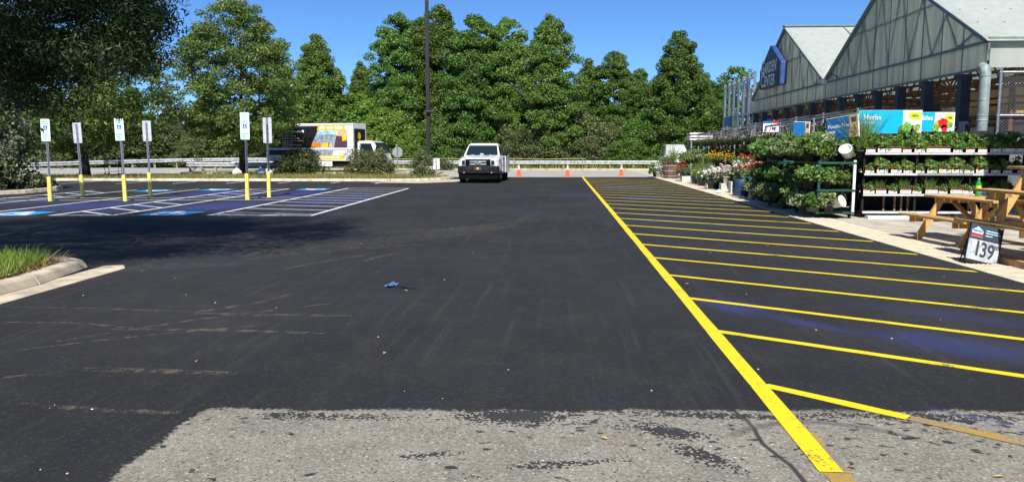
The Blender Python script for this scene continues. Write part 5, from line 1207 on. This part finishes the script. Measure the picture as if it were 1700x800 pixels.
board('herbs_board', 'bright blue Herbs board on the herb rack', 7.02, 8.46, 18.80, 1.95, 2.49, .70, 'Herbs', 'HIERBAS', [(1.10, .14, .12, 'printgreen'), (.98, .10, .08, 'lf_bright'), (1.25, .09, .10, 'printpurple'), (1.33, .14, .08, 'printgreen'), (1.18, .06, .06, 'lf_bright')])
board('vegetables_board', 'blue and white vegetables board half hidden behind the Herbs board', 7.95, 9.40, 19.2, 2.0, 2.46, .68, None, None, [(1.18, .20, .12, 'printred'), (1.22, .08, .08, 'printred'), (1.06, .22, .06, 'truckyellow'), (1.02, .09, .09, 'printgreen'), (1.34, .16, .07, 'printgreen')])
bo = [o for o in bpy.data.objects if o.name.startswith('vegetables_board')][0]
text('Vegetables', .15, K['white'], [c for c in bo.children if c.name.startswith('board')][0], (.94, -.006, 2.32), align='RIGHT')

# ---------------------------------------------------------------- green and white nursery carts along the walk
def cart(label, x, y, w, L_, zs, top):
    t = thing('nursery_cart', label, 'cart', (x, y, 0))
    for px, py in ((0, 0), (w, 0), (w, L_), (0, L_)): MB().bx(px-.028, px+.028, py-.028, py+.028, .10, top).build('post', K['potwhite'] if px > 0 else K['green'], t)
    for i, z in enumerate(zs):
        b = MB(); b.bx(.0, w, .03, L_-.03, z-.03, z); sh = b.build('shelf', K['black'], t)
        for (a, c) in (((-.03, -.03), (w+.03, -.03)), ((-.03, L_+.03), (w+.03, L_+.03)), ((-.03, -.03), (-.03, L_+.03)), ((w+.03, -.03), (w+.03, L_+.03))): MB().bar((*a, z-.03), (*c, z-.03), .03, .045).build('shelf_rail', K['green'], sh)
    for px, py in ((0.05, 0.05), (w-.05, 0.05), (w-.05, L_-.05), (0.05, L_-.05)):
        o = MB().lathe((0, 0, -.02), [(.05, 0), (.05, .04)], 12).build('castor', K['rubber'], t); o.matrix_basis = Matrix.Translation((px, py, .05)) @ Matrix.Rotation(R(90), 4, 'Y')
    return t
CG = 'shrubs on the nursery carts'
carts = [('green and white nursery cart nearest the picnic tables', 5.88, 17.95, .78, 1.75, [.17, .68, 1.30], 1.33), ('second nursery cart back from the picnic tables', 5.85, 20.6, .78, 1.5, [.17, .68, 1.30], 1.33), ('third nursery cart back, beside the red flowers', 6.35, 22.9, .8, 1.6, [.2, .68, 1.22], 1.25), ('nursery cart behind the nearest one, under the tilted blue sign', 6.95, 19.9, .8, 2.2, [.2, .75, 1.4], 1.45), ('rear nursery cart below the smaller upright sign', 7.2, 22.4, .8, 2.2, [.2, .75, 1.4], 1.45)]
for ci, (lab, x, y, w, L_, zs, tp) in enumerate(carts):
    cart(lab, x, y, w, L_, zs, tp); wh = ['nearest', 'second', 'third', 'tilted sign', 'rear'][ci]
    for zi, z in enumerate(zs):
        lvl = ['lowest', 'middle', 'top'][zi]; key = [['shrubA', 'shrubC', 'shrubB'], ['shrubA', 'shrubD', 'shrubC'], ['shrubA', 'shrubB', 'shrubC'], ['shrubB', 'shrubC', 'shrubC'], ['shrubB', 'shrubA', 'shrubC']][ci][zi]
        if ci == 0 and zi == 1: rows = [(xx, yy) for xx in (-.16, .2, .5) for yy in (.15, .6, 1.05, 1.5)]
        elif ci == 0 and zi == 0: rows = [(-.12, .0), (.22, -.10), (.0, .25), (.45, .5), (-.2, .5), (-.2, 1.0), (-.2, 1.5)]
        elif ci == 0: rows = [(xx, yy) for xx in (-.12, .25, .6) for yy in (.30, .72, 1.15, 1.6)]
        else: rows = [(xx, yy) for xx in ((-.16, .24, .66) if zi == 2 else (-.22, .20)) for yy in np.arange(.05, L_, .46)]
        for xx, yy in rows: put(key if gp.random() < .55 else gp.choice(['shrubA', 'shrubB', 'shrubC', 'shrubD', 'herbD', 'tall']), x+xx+gp.uniform(-.05, .05), y+yy+gp.uniform(-.05, .05), z, 'bushy potted shrub on the %s shelf of the %s nursery cart' % (lvl, wh), CG, 1.1 if z > 1 else .98, gp.random()*6)
put('grass', 6.98, 18.45, 1.30, 'tall grassy herb on the nearest cart below the tilted sign', CG, 1.1); put('grass', 6.85, 18.6, 1.5, 'tall grassy herb between the tilted sign and Herbs board', CG, 1.1); put('grass', 7.15, 18.72, 1.5, 'tall grassy herb in front of the Herbs board', CG, 1.0); put('grass', 6.62, 19.3, 1.32, 'grassy herb behind the tipped grey pot', CG, 1.0)
for (x, y, z, rot, m, s, lab) in [(6.52, 18.02, 1.43, (R(35), R(-35), 0), 'potwhite', 1.0, 'pale empty pot tipped over on top of the nearest cart'), (6.2, 17.85, .34, (R(60), R(40), .4), 'potwhite', .95, 'white empty pot tipped over on the lowest shelf of the nearest cart')]:
    o = obj('empty_pot', pot_mesh(.14, .24, K[m]), None, (x, y, z)); o.rotation_euler = rot; o.scale = (s,)*3; tag(o, lab, 'pot')
def easel(name, label, x, y, z, w, h, rz, tilt, words):
    t = thing(name, label, 'sign', (x, y, 0), rz)
    MB().bx(-.02, .02, .01, .04, z-1.0, z+h*.6).build('pole', K['white'], t)
    p = MB().bx(-w/2, w/2, -.012, .008, 0, h).build('panel', K['boardblue'], t); p.location = (0, 0, z); p.rotation_euler = (0, R(tilt), 0)
    MB().bx(w/2, w/2+.018, -.02, .012, -.01, h+.012).build('white_edge', K['white'], p); MB().bx(-w/2, w/2, -.02, .012, h, h+.014).build('top_edge', K['white'], p)
    b = MB(); b.prism([(w*.5, -.0135, .0), (w*.5, -.0135, h), (w*.22, -.0135, h), (w*.26, -.0135, h*.6), (w*.20, -.0135, 0)], (0, -.001, 0)); b.build('photo_strip', K['printtan'], p)
    MB().bx(w*.30, w*.46, -.017, -.0148, h*.70, h*.92).build('logo_patch', K['printpurple'], p)
    b = MB(); b.prism([(w*.38+.08*math.cos(a), -.0150, h*.28+.13*math.sin(a)) for a in [i*math.pi/5 for i in range(10)]], (0, -.001, 0)); b.build('photo_bowl', K['wood'], p)
    for i, (s_, zz, sz) in enumerate(words): text(s_, sz, K['conewhite'], p, (-w*.45, -.016, zz), align='LEFT')
    return t
easel('herb_easel_sign', 'tilted blue Foodie Fresh sign above the nearest cart', 6.62, 18.66, 1.83, .86, .50, R(-58), -6, [('Foodie Fresh', .30, .125), ('HERBS', .17, .07)])
easel('herb_easel_sign', 'small upright blue and tan sign behind the second cart', 7.27, 24.0, 1.80, .46, .60, R(-28), 1, [])
tg = thing('price_card', 'white price card clipped to the upper rail above the baskets', 'sign', (7.75, 29.2, 2.22)); MB().bx(-.28, .28, -.01, .0, 0, .36).build('card', K['white'], tg); MB().bx(-.28, .05, -.014, -.0105, .32, .40).build('blue_header', K['signblue'], tg); MB().bx(.06, .28, -.014, -.0105, .32, .40).build('red_header', K['redlens'], tg); MB().bx(.04, .16, -.014, -.0105, .08, .18).build('dark_print', K['printpurple'], tg)

# ---------------------------------------------------------------- flower benches and hanging rails
def bench(label, x, y, w, L_, z):
    t = thing('flower_bench', label, 'bench', (x, y, 0))
    n = 5
    for i in range(n): MB().bx(i*w/n+.005, (i+1)*w/n-.005, 0, L_, z-.03, z).build('slat', K['black'], t)
    for px in (.05, w-.05):
        for py in (.1, L_/2, L_-.1): MB().bx(px-.03, px+.03, py-.03, py+.03, 0, z-.03).build('leg', K['black'], t)
bench('front flower bench holding the red flowers', 7.05, 25.0, .8, 6.6, .98); bench('front flower bench holding the orange marigolds', 7.0, 32.2, .8, 6.4, .98); bench('rear flower bench behind the red flowers', 8.0, 25.0, .9, 6.6, 1.35); bench('rear flower bench behind the marigolds', 8.0, 32.2, .9, 6.4, 1.35); bench('far flower bench beside the wooden barrel', 6.9, 39.6, .9, 5.0, .9)
FG = 'flower pots on the benches'
for i in range(24):
    y = 25.2+i*.27
    put('redflower', 7.18, y, .98, 'red flower pot along the edge of the front bench', FG, 1.25)
    put('redflower' if i % 3 else 'herbB', 7.5, y+.1, .98, 'flower pot in the second row of the red flower bench', FG, 1.25)
    if i % 2 == 0: put('shrubD', 8.3, y, 1.35, 'dark leafy pot on the rear bench behind the red flowers', FG, .9)
for i in range(23):
    y = 32.4+i*.27
    put('marigold' if (i//5) % 2 == 0 else 'marigoldY', 7.14, y, .98, '%s marigold pot along the edge of the front bench' % ('orange' if (i//5) % 2 == 0 else 'yellow'), FG, 1.3)
    if i % 2 == 0: put('marigoldY', 7.48, y, .98, 'yellow marigold pot in the second row of the front bench', FG, 1.3); put('shrubD', 8.3, y, 1.35, 'dark leafy pot on the rear bench behind the marigolds', FG, .9)
for i in range(9): put('redflower' if i % 2 else 'shrubB', 7.1, 39.9+i*.5, .9, 'flower or foliage pot on the far bench beside the barrel', FG, 1.4)
def rails(label, x, y0, y1, z):
    t = thing('hanging_rail', label, 'rail', (x, y0, 0)); L_ = y1-y0; n = max(2, round(L_/3.2))
    for dx in (0, .55): MB().tube([(dx, 0, z+.0), (dx, L_, z)], .028, 6).build('pipe', K['galv'], t)
    for i in range(n+1):
        MB().tube([(.28, i*L_/n, 0), (.28, i*L_/n, z+.12)], .03, 6).build('upright', K['grey'], t); MB().tube([(-.25, i*L_/n, z-.02), (.8, i*L_/n, z+.16)], .025, 6).build('cross_arm', K['black'], t)
rails('steel pipe rail holding hanging baskets over the red flowers', 7.55, 24.6, 32.0, 2.42); rails('steel pipe rail holding hanging baskets over the marigolds', 7.55, 32.4, 44.5, 2.40); rails('upper rear pipe rail below the canopy', 9.0, 25, 44, 2.75)
HG = 'hanging baskets on the pipe rails'
for i in range(24): put(['basketW', 'basketW', 'basketR', 'basketW', 'basketO'][i % 5], 7.55+.55*(i % 2), 24.9+i*.29, 1.86, 'white or red flowered basket hanging over the red flower bench', HG, 1.05)
for i in range(16): put(['basketW', 'basketR', 'basketP'][i % 3], 8.1, 32.6+i*.7, 1.42, 'dark leafy basket hung low behind the marigold bench', HG, 1.25)
for i in range(34): put(['basketP', 'basketO', 'basketW', 'basketP', 'basketR'][i % 5], 7.55+.55*(i % 2), 32.6+i*.34, 1.84, 'pink or orange flowered basket hanging over the marigold bench', HG, 1.1)
for i in range(12): put('basketW' if i % 3 else 'basketP', 9.0, 25.6+i*1.5, 2.18, 'flowered basket hanging from the rear rail', HG, 1.05)

# ---------------------------------------------------------------- front row on the walk: blocks, planters, barrel
def block(x, y, w, d, h, label, top=None):
    t = thing('concrete_block', label, 'block', (x, y, .008)); b = MB(); b.bx(0, w, 0, d, 0, h); b.build('block', K['block'], t, bevel=.012)
    if top: MB().bx(-.02, w+.02, -.02, d+.02, h+.001, h+.04).build('board', K[top], t)
BGp = 'planters along the edge of the walk'
block(6.22, 23.4, .40, .8, .24, 'pale block with brown board at the edge of the walk', 'rust')
put('shrubB', 6.25, 23.9, .29, 'leafy pot on the board topped block', BGp, 1.0); put('shrubA', 6.45, 23.6, .29, 'second leafy pot on the board topped block', BGp, 1.0)
t = thing('pipe_bollard', 'short grey pipe bollard in front of the blue barrel', 'bollard', (6.02, 24.6, 0)); MB().lathe((0, 0, 0), [(.10, 0), (.10, .30), (.105, .31), (.105, .36), (.08, .38)], 14).build('pipe', K['downpipe'], t, smooth=True)
t = thing('blue_barrel', 'blue plastic barrel at the edge of the walk', 'barrel', (6.15, 26.6, 0)); MB().lathe((0, 0, 0), [(.27, 0), (.29, .1), (.30, .25), (.285, .27), (.30, .29), (.29, .52), (.27, .58)], 20).build('drum', K['deepblue'], t, smooth=True)
t = thing('turquoise_tray', 'turquoise tray lying on plants behind the blue barrel', 'tray', (6.55, 26.3, .60)); b = MB(); b.loft([[Vector((sx*a_, sy*a_*.8, z)) for sx, sy in ((-1, -1), (1, -1), (1, 1), (-1, 1))] for a_, z in ((.26, 0), (.34, .08), (.31, .08), (.25, .02))]); b.build('tray', K['teal'], t)
put('shrubB', 6.5, 26.0, .05, 'leafy pot beside the blue barrel', BGp, 1.2); put('pinknavy', 6.75, 25.5, .02, 'pink flowering planter near the blue barrel', BGp, 1.2)
block(6.15, 28.2, .40, .40, .42, 'tall pale block left of the blue barrel'); block(6.1, 29.6, .55, .4, .30, 'pale block carrying the white flower pot')
put('whitepot', 6.38, 29.8, .31, 'white bowl of white flowers on a pale block', BGp, 1.15); put('whitepot', 6.75, 29.3, .45, 'second white pot with white flowers behind the block', BGp, 1.0); put('pinknavy', 6.7, 30.4, .02, 'pink flowering planter behind the white bowl', BGp, 1.5)
put('whitenavy', 6.15, 31.4, .01, 'dark blue planter of white flowers at the walk edge', BGp, 1.35); put('rednavy', 6.7, 31.6, .02, 'red flowering planter behind the dark blue one', BGp, 1.5)
block(6.12, 32.6, .4, .4, .28, 'pale block between two dark blue planters'); put('whitenavy', 6.75, 32.6, .1, 'tall white flowering planter in the middle of the front row', BGp, 1.5)
put('grasspot', 6.2, 34.2, .01, 'spiky grass planter in a dark blue pot', BGp, 1.2); put('whitenavy', 6.7, 34.4, .05, 'white flowering planter beside the spiky grass', BGp, 1.5)
put('grasspot', 6.25, 36.0, .01, 'second spiky grass planter farther back', BGp, 1.3); put('grasspot', 6.7, 35.6, .1, 'tall spiky grass planter behind the white flowers', BGp, 1.4); put('rednavy', 6.1, 38.8, .25, 'red flowering planter on the far pale block', BGp, 1.1); put('rednavy', 6.35, 40.0, .25, 'red flowering planter near the wooden barrel', BGp, 1.2)
block(6.0, 38.4, .5, .5, .28, 'pale block under the far red planter'); block(6.3, 37.2, .35, .5, .40, 'pale block behind the spiky grass planter')
t = thing('wooden_barrel_planter', 'brown half barrel planter at the far end of the walk', 'planter', (6.15, 43.4, 0))
prof = [(.36, 0), (.42, .25), (.44, .45), (.41, .78)]
for i in range(18):
    a0, a1 = i*2*math.pi/18+.012, (i+1)*2*math.pi/18-.012; b = MB()
    rg = [[Vector((r_*math.cos(a0), r_*math.sin(a0), z)), Vector((r_*math.cos(a1), r_*math.sin(a1), z)), Vector(((r_-.04)*math.cos(a1), (r_-.04)*math.sin(a1), z)), Vector(((r_-.04)*math.cos(a0), (r_-.04)*math.sin(a0), z))] for r_, z in prof]
    b.loft(rg); b.build('stave', K['potterra'], t)
for z, r_ in ((.12, .395), (.40, .442), (.68, .425)): MB().lathe((0, 0, z), [(r_, 0), (r_+.008, .0), (r_+.008, .05), (r_, .05)], 24).build('hoop', K['grey'], t, smooth=True)
MB().lathe((0, 0, .70), [(.36, 0), (.36, .02)], 18).build('soil', K['soil'], t)
put('rednavy', 6.15, 43.4, .42, 'red flowers growing in the wooden barrel', BGp, 1.3); put('grass', 6.3, 43.7, .55, 'grass tuft rising from the wooden barrel', BGp, 1.5)
put('whitepot', 5.75, 45.2, .0, 'white pot at the far end of the walk, left of the barrel', BGp, 1.1); put('shrubC', 5.65, 45.9, .0, 'small leafy pot left of the white pot at the far end', BGp, 1.6); put('shrubD', 6.5, 46.6, .0, 'dark leafy shrub behind the wooden barrel', BGp, 2.2); put('shrubD', 7.4, 46, .0, 'second dark leafy shrub behind the far bench', BGp, 2.6)
for i in range(12): put(['shrubB', 'pinknavy', 'shrubA', 'rednavy'][i % 4], 6.62+.1*(i % 2), 24.6+i*.62, .35 if i < 7 else .1, 'mixed flowering plant in the middle of the front row', BGp, 1.25)
# bright odds and ends among the plants
t = thing('toy_chair', 'small turquoise plastic chair among the plants', 'chair', (7.35, 25.1, 1.42), R(-60))
for i in range(5): MB().bx(-.16+i*.066, -.16+i*.066+.056, .14, .16, .14, .50).build('back_slat', K['teal'], t).rotation_euler = (R(-14), 0, 0)
for i in range(4): MB().bx(-.17, .17, -.18+i*.085, -.18+i*.085+.07, .15, .17).build('seat_slat', K['teal'], t)
for s in (-1, 1):
    MB().bx(s*.20-.02, s*.20+.02, -.2, .2, .27, .29).build('arm_rest', K['teal'], t)
    for y in (-.17, .15): MB().bx(s*.18-.02, s*.18+.02, y-.02, y+.02, 0, .27).build('leg', K['teal'], t)
t = thing('blue_bucket', 'bright blue square bucket on the third nursery cart', 'bucket', (6.45, 22.95, .70)); b = MB(); b.loft([[Vector((sx*r_, sy*r_, z)) for sx, sy in ((-1, -1), (1, -1), (1, 1), (-1, 1))] for r_, z in ((.13, 0), (.16, .26), (.14, .26), (.12, .02))]); b.build('bucket', K['blue'], t)
t = thing('turquoise_pot', 'turquoise pot high among the hanging baskets', 'pot', (7.6, 25.6, 2.10)); MB().lathe((0, 0, 0), [(.09, 0), (.13, .14), (.14, .16), (.12, .16), (.10, .05)], 14).build('pot', K['teal'], t, smooth=True)
# white car roof and canopy glimpsed beyond the flowers
t = thing('parked_car', 'white car roof glimpsed above the far flowers', 'car', (8.55, 58.5, -.02), R(90)); t.scale = (1, 1, 1.16)
b = MB(); cs_ = [(-2.2, .95, .80, .35), (-1.6, 1.0, .86, .3), (-.7, 1.42, .72, .3), (.0, 1.72, .66, .3), (1.2, 1.74, .66, .3), (1.9, 1.45, .74, .3), (2.2, 1.0, .84, .35)]
b.loft([[Vector((x, -.9, z0)), Vector((x, -.92, .9)), Vector((x, -hw, zt_)), Vector((x, hw, zt_)), Vector((x, .92, .9)), Vector((x, .9, z0))] for x, zt_, hw, z0 in cs_]); b.build('body', K['truckwhite'], t, smooth=True)
b = MB()
for s in (-1, 1): b.poly([(-.6, s*.90, 1.0), (1.7, s*.90, 1.0), (1.2, s*.72, 1.65), (.05, s*.72, 1.62)])
b.build('side_window', K['glass'], t, fix=False)
for x in (-1.4, 1.4):
    for s in (-1, 1): wheel(t, 0, 0, .33, .2).location = (x, s*.82, .33)
for c in t.children:
    if c.name.startswith('wheel'): c.rotation_euler = (0, 0, R(90))
t = thing('white_table_stack', 'pale stack of boards on the far rail end', 'boards', (7.45, 45.2, 2.15))
for i in range(3): MB().bx(0, 1.3, 0, 1.2, i*.16, i*.16+.09).build('board', K['white'], t)
for x in (.1, 1.2):
    for y in (.1, 1.1): MB().bx(x-.04, x+.04, y-.04, y+.04, -2.15, 0).build('leg', K['grey'], t)
t = thing('wind_flag', 'white crumpled paper at the edge of the walk', 'paper', (5.75, 28.3, .012)); b = MB(); b.lathe((0, 0, 0), [(.07, 0), (.12, .05), (.09, .11), (.02, .14)], 7); b.build('paper', K['white'], t)
t.name = 'paper_scrap'

# ================================================================ picnic tables
def picnic(label, loc, rz, tag_=True):
    t = thing('picnic_table', label, 'picnic table', loc, rz, 'pine picnic tables for sale'); PN = K['pine']; L_ = 1.83
    def plank(x, z, w=.138, h=.038, nm='top_plank'): MB().bx(x-w/2, x+w/2, -L_/2+gp.uniform(-.006, .006), L_/2+gp.uniform(-.006, .006), z-h, z).build(nm, PN, t, bevel=.004)
    for i in range(5): plank(-.29+i*.145, .76)
    for s in (-1, 1):
        for k in (0, 1): plank(s*(.60+k*.145), .44, nm='bench_plank')
    for y in (-.60, .60):
        MB().bx(-.34, .34, y-.019, y+.019, .63, .72).build('top_brace', PN, t); MB().bx(-.76, .76, y+.021, y+.059, .30, .40).build('bench_brace', PN, t)
        for s in (-1, 1):
            b = MB(); b.prism([(s*.72, y-.019, 0), (s*.58, y-.019, 0), (s*.18, y-.019, .72), (s*.30, y-.019, .72)], (0, -.038, 0)); b.build('leg', PN, t)
            MB().lathe((0, 0, 0), [(.014, 0), (.010, .008)], 8).build('bolt', K['galv'], t).matrix_basis = Matrix.Translation((s*.50, y-.06, .35)) @ Matrix.Rotation(R(90), 4, 'X')
        MB().bar((0, y+(-.02 if y < 0 else .02), .66), (0, y*.12, .36), .085, .038).build('diagonal_brace', PN, t)
    return t
picnic('pine picnic table farthest left, with a green bottle on it', (6.98, 13.35, .008), R(7))
picnic('pine picnic table behind the 139 price sign, lower one of the stack', (6.80, 11.10, .10), R(3))
picnic('pine picnic table nested on top of another one at the right edge', (6.86, 10.72, .565), R(2))
picnic('pine picnic table at the bottom of the stack behind the price sign', (6.78, 11.0, -.36+.368), R(3)) if False else None
t = thing('stack_blocks', 'timber skids under the stacked picnic tables', 'timber', (6.8, 11.1, .008))
for x in (-.65, .65): MB().bx(x-.10, x+.10, -.85, .85, 0, .092).build('skid', K['wood'], t)
t = thing('soda_bottle', 'green soda bottle standing on the leftmost picnic table', 'bottle', (7.20, 13.75, .769))
MB().lathe((0, 0, 0), [(.030, 0), (.036, .01), (.036, .08), (.033, .10), (.036, .12), (.036, .16), (.030, .19), (.014, .225), (.0135, .245)], 16).build('bottle', K['bottle'], t, smooth=True)
MB().lathe((0, 0, 0), [(.0365, .10), (.0370, .102), (.0370, .150), (.0365, .152)], 16).build('label_band', K['bloomyellow'], t, smooth=True); MB().lathe((0, 0, .243), [(.016, 0), (.016, .022), (.013, .024)], 12).build('cap', K['printgreen'], t)
t.scale = (1.25, 1.25, 1.18)
# price sign leaning at the walk edge
t = thing('price_sign', 'black and white 139 price sign leaning against the picnic bench', 'sign', (5.74, 10.78, .02)); t.scale = (.92, .92, .94); t.rotation_euler = (R(-16), R(13), R(-6))
K['pricecard'] = M('price_card', (.40, .44, .50), .35, var=.25, vs=9)
p = MB().bx(-.225, .225, 0, .014, .03, .34).build('price_panel', K['pricecard'], t, bevel=.003); hd = MB().bx(-.225, .225, -.012, .014, .345, .56).build('header_panel', K['navy'], t, bevel=.003)
text('1', .31, K['ink'], p, (-.080, -.003, .20), sx=.75); text('3', .31, K['ink'], p, (.010, -.003, .19), sx=.68); text('9', .31, K['ink'], p, (.112, -.003, .18), sx=.68); text('00', .085, K['ink'], p, (.180, -.003, .265), sx=.75)
for x0, x1, m in ((-.22, -.06, 'grey'),): pass
b = MB(); b.prism([(-.20, -.013, .375), (-.045, -.013, .375), (-.045, -.013, .47), (-.122, -.013, .53), (-.20, -.013, .47)], (0, -.002, 0)); b.build('house_logo', K['printsky'], hd); MB().bx(-.20, -.045, -.0175, -.0152, .38, .425).build('logo_red_band', K['redlens'], hd); MB().bx(-.19, -.055, -.0175, -.0152, .45, .475).build('logo_blue_band', K['signblue'], hd)
for z, w in ((.49, .19), (.455, .21), (.415, .10)): MB().bx(-.005, -.005+w, -.0142, -.0124, z-.006, z+.006).build('printed_line', K['printsky'], hd)
for s in (-1, 1): MB().bx(s*.228-.006, s*.228+.006, -.016, .02, 0, .57).build('frame_side', K['black'], t)
MB().bx(-.23, .23, -.016, .05, -.02, .028).build('foot_bar', K['black'], t)
for s in (-1, 1): MB().bar((s*.2, .02, .5), (s*.2, .24, -.04), .015, .015).build('rear_strut', K['black'], t)
o = MB().bx(7.0, 8.9, 17.9, 18.1, .01, .07).build('white_pallet_rail', K['white']); tag(o, 'long white rail lying on the slab before the herb rack', 'rail')
for t in PR.values():                                        # the hidden first copies are not part of the place
    for c in list(t.children):
        for d in list(c.children): bpy.data.objects.remove(d)
        bpy.data.objects.remove(c)
    bpy.data.objects.remove(t)
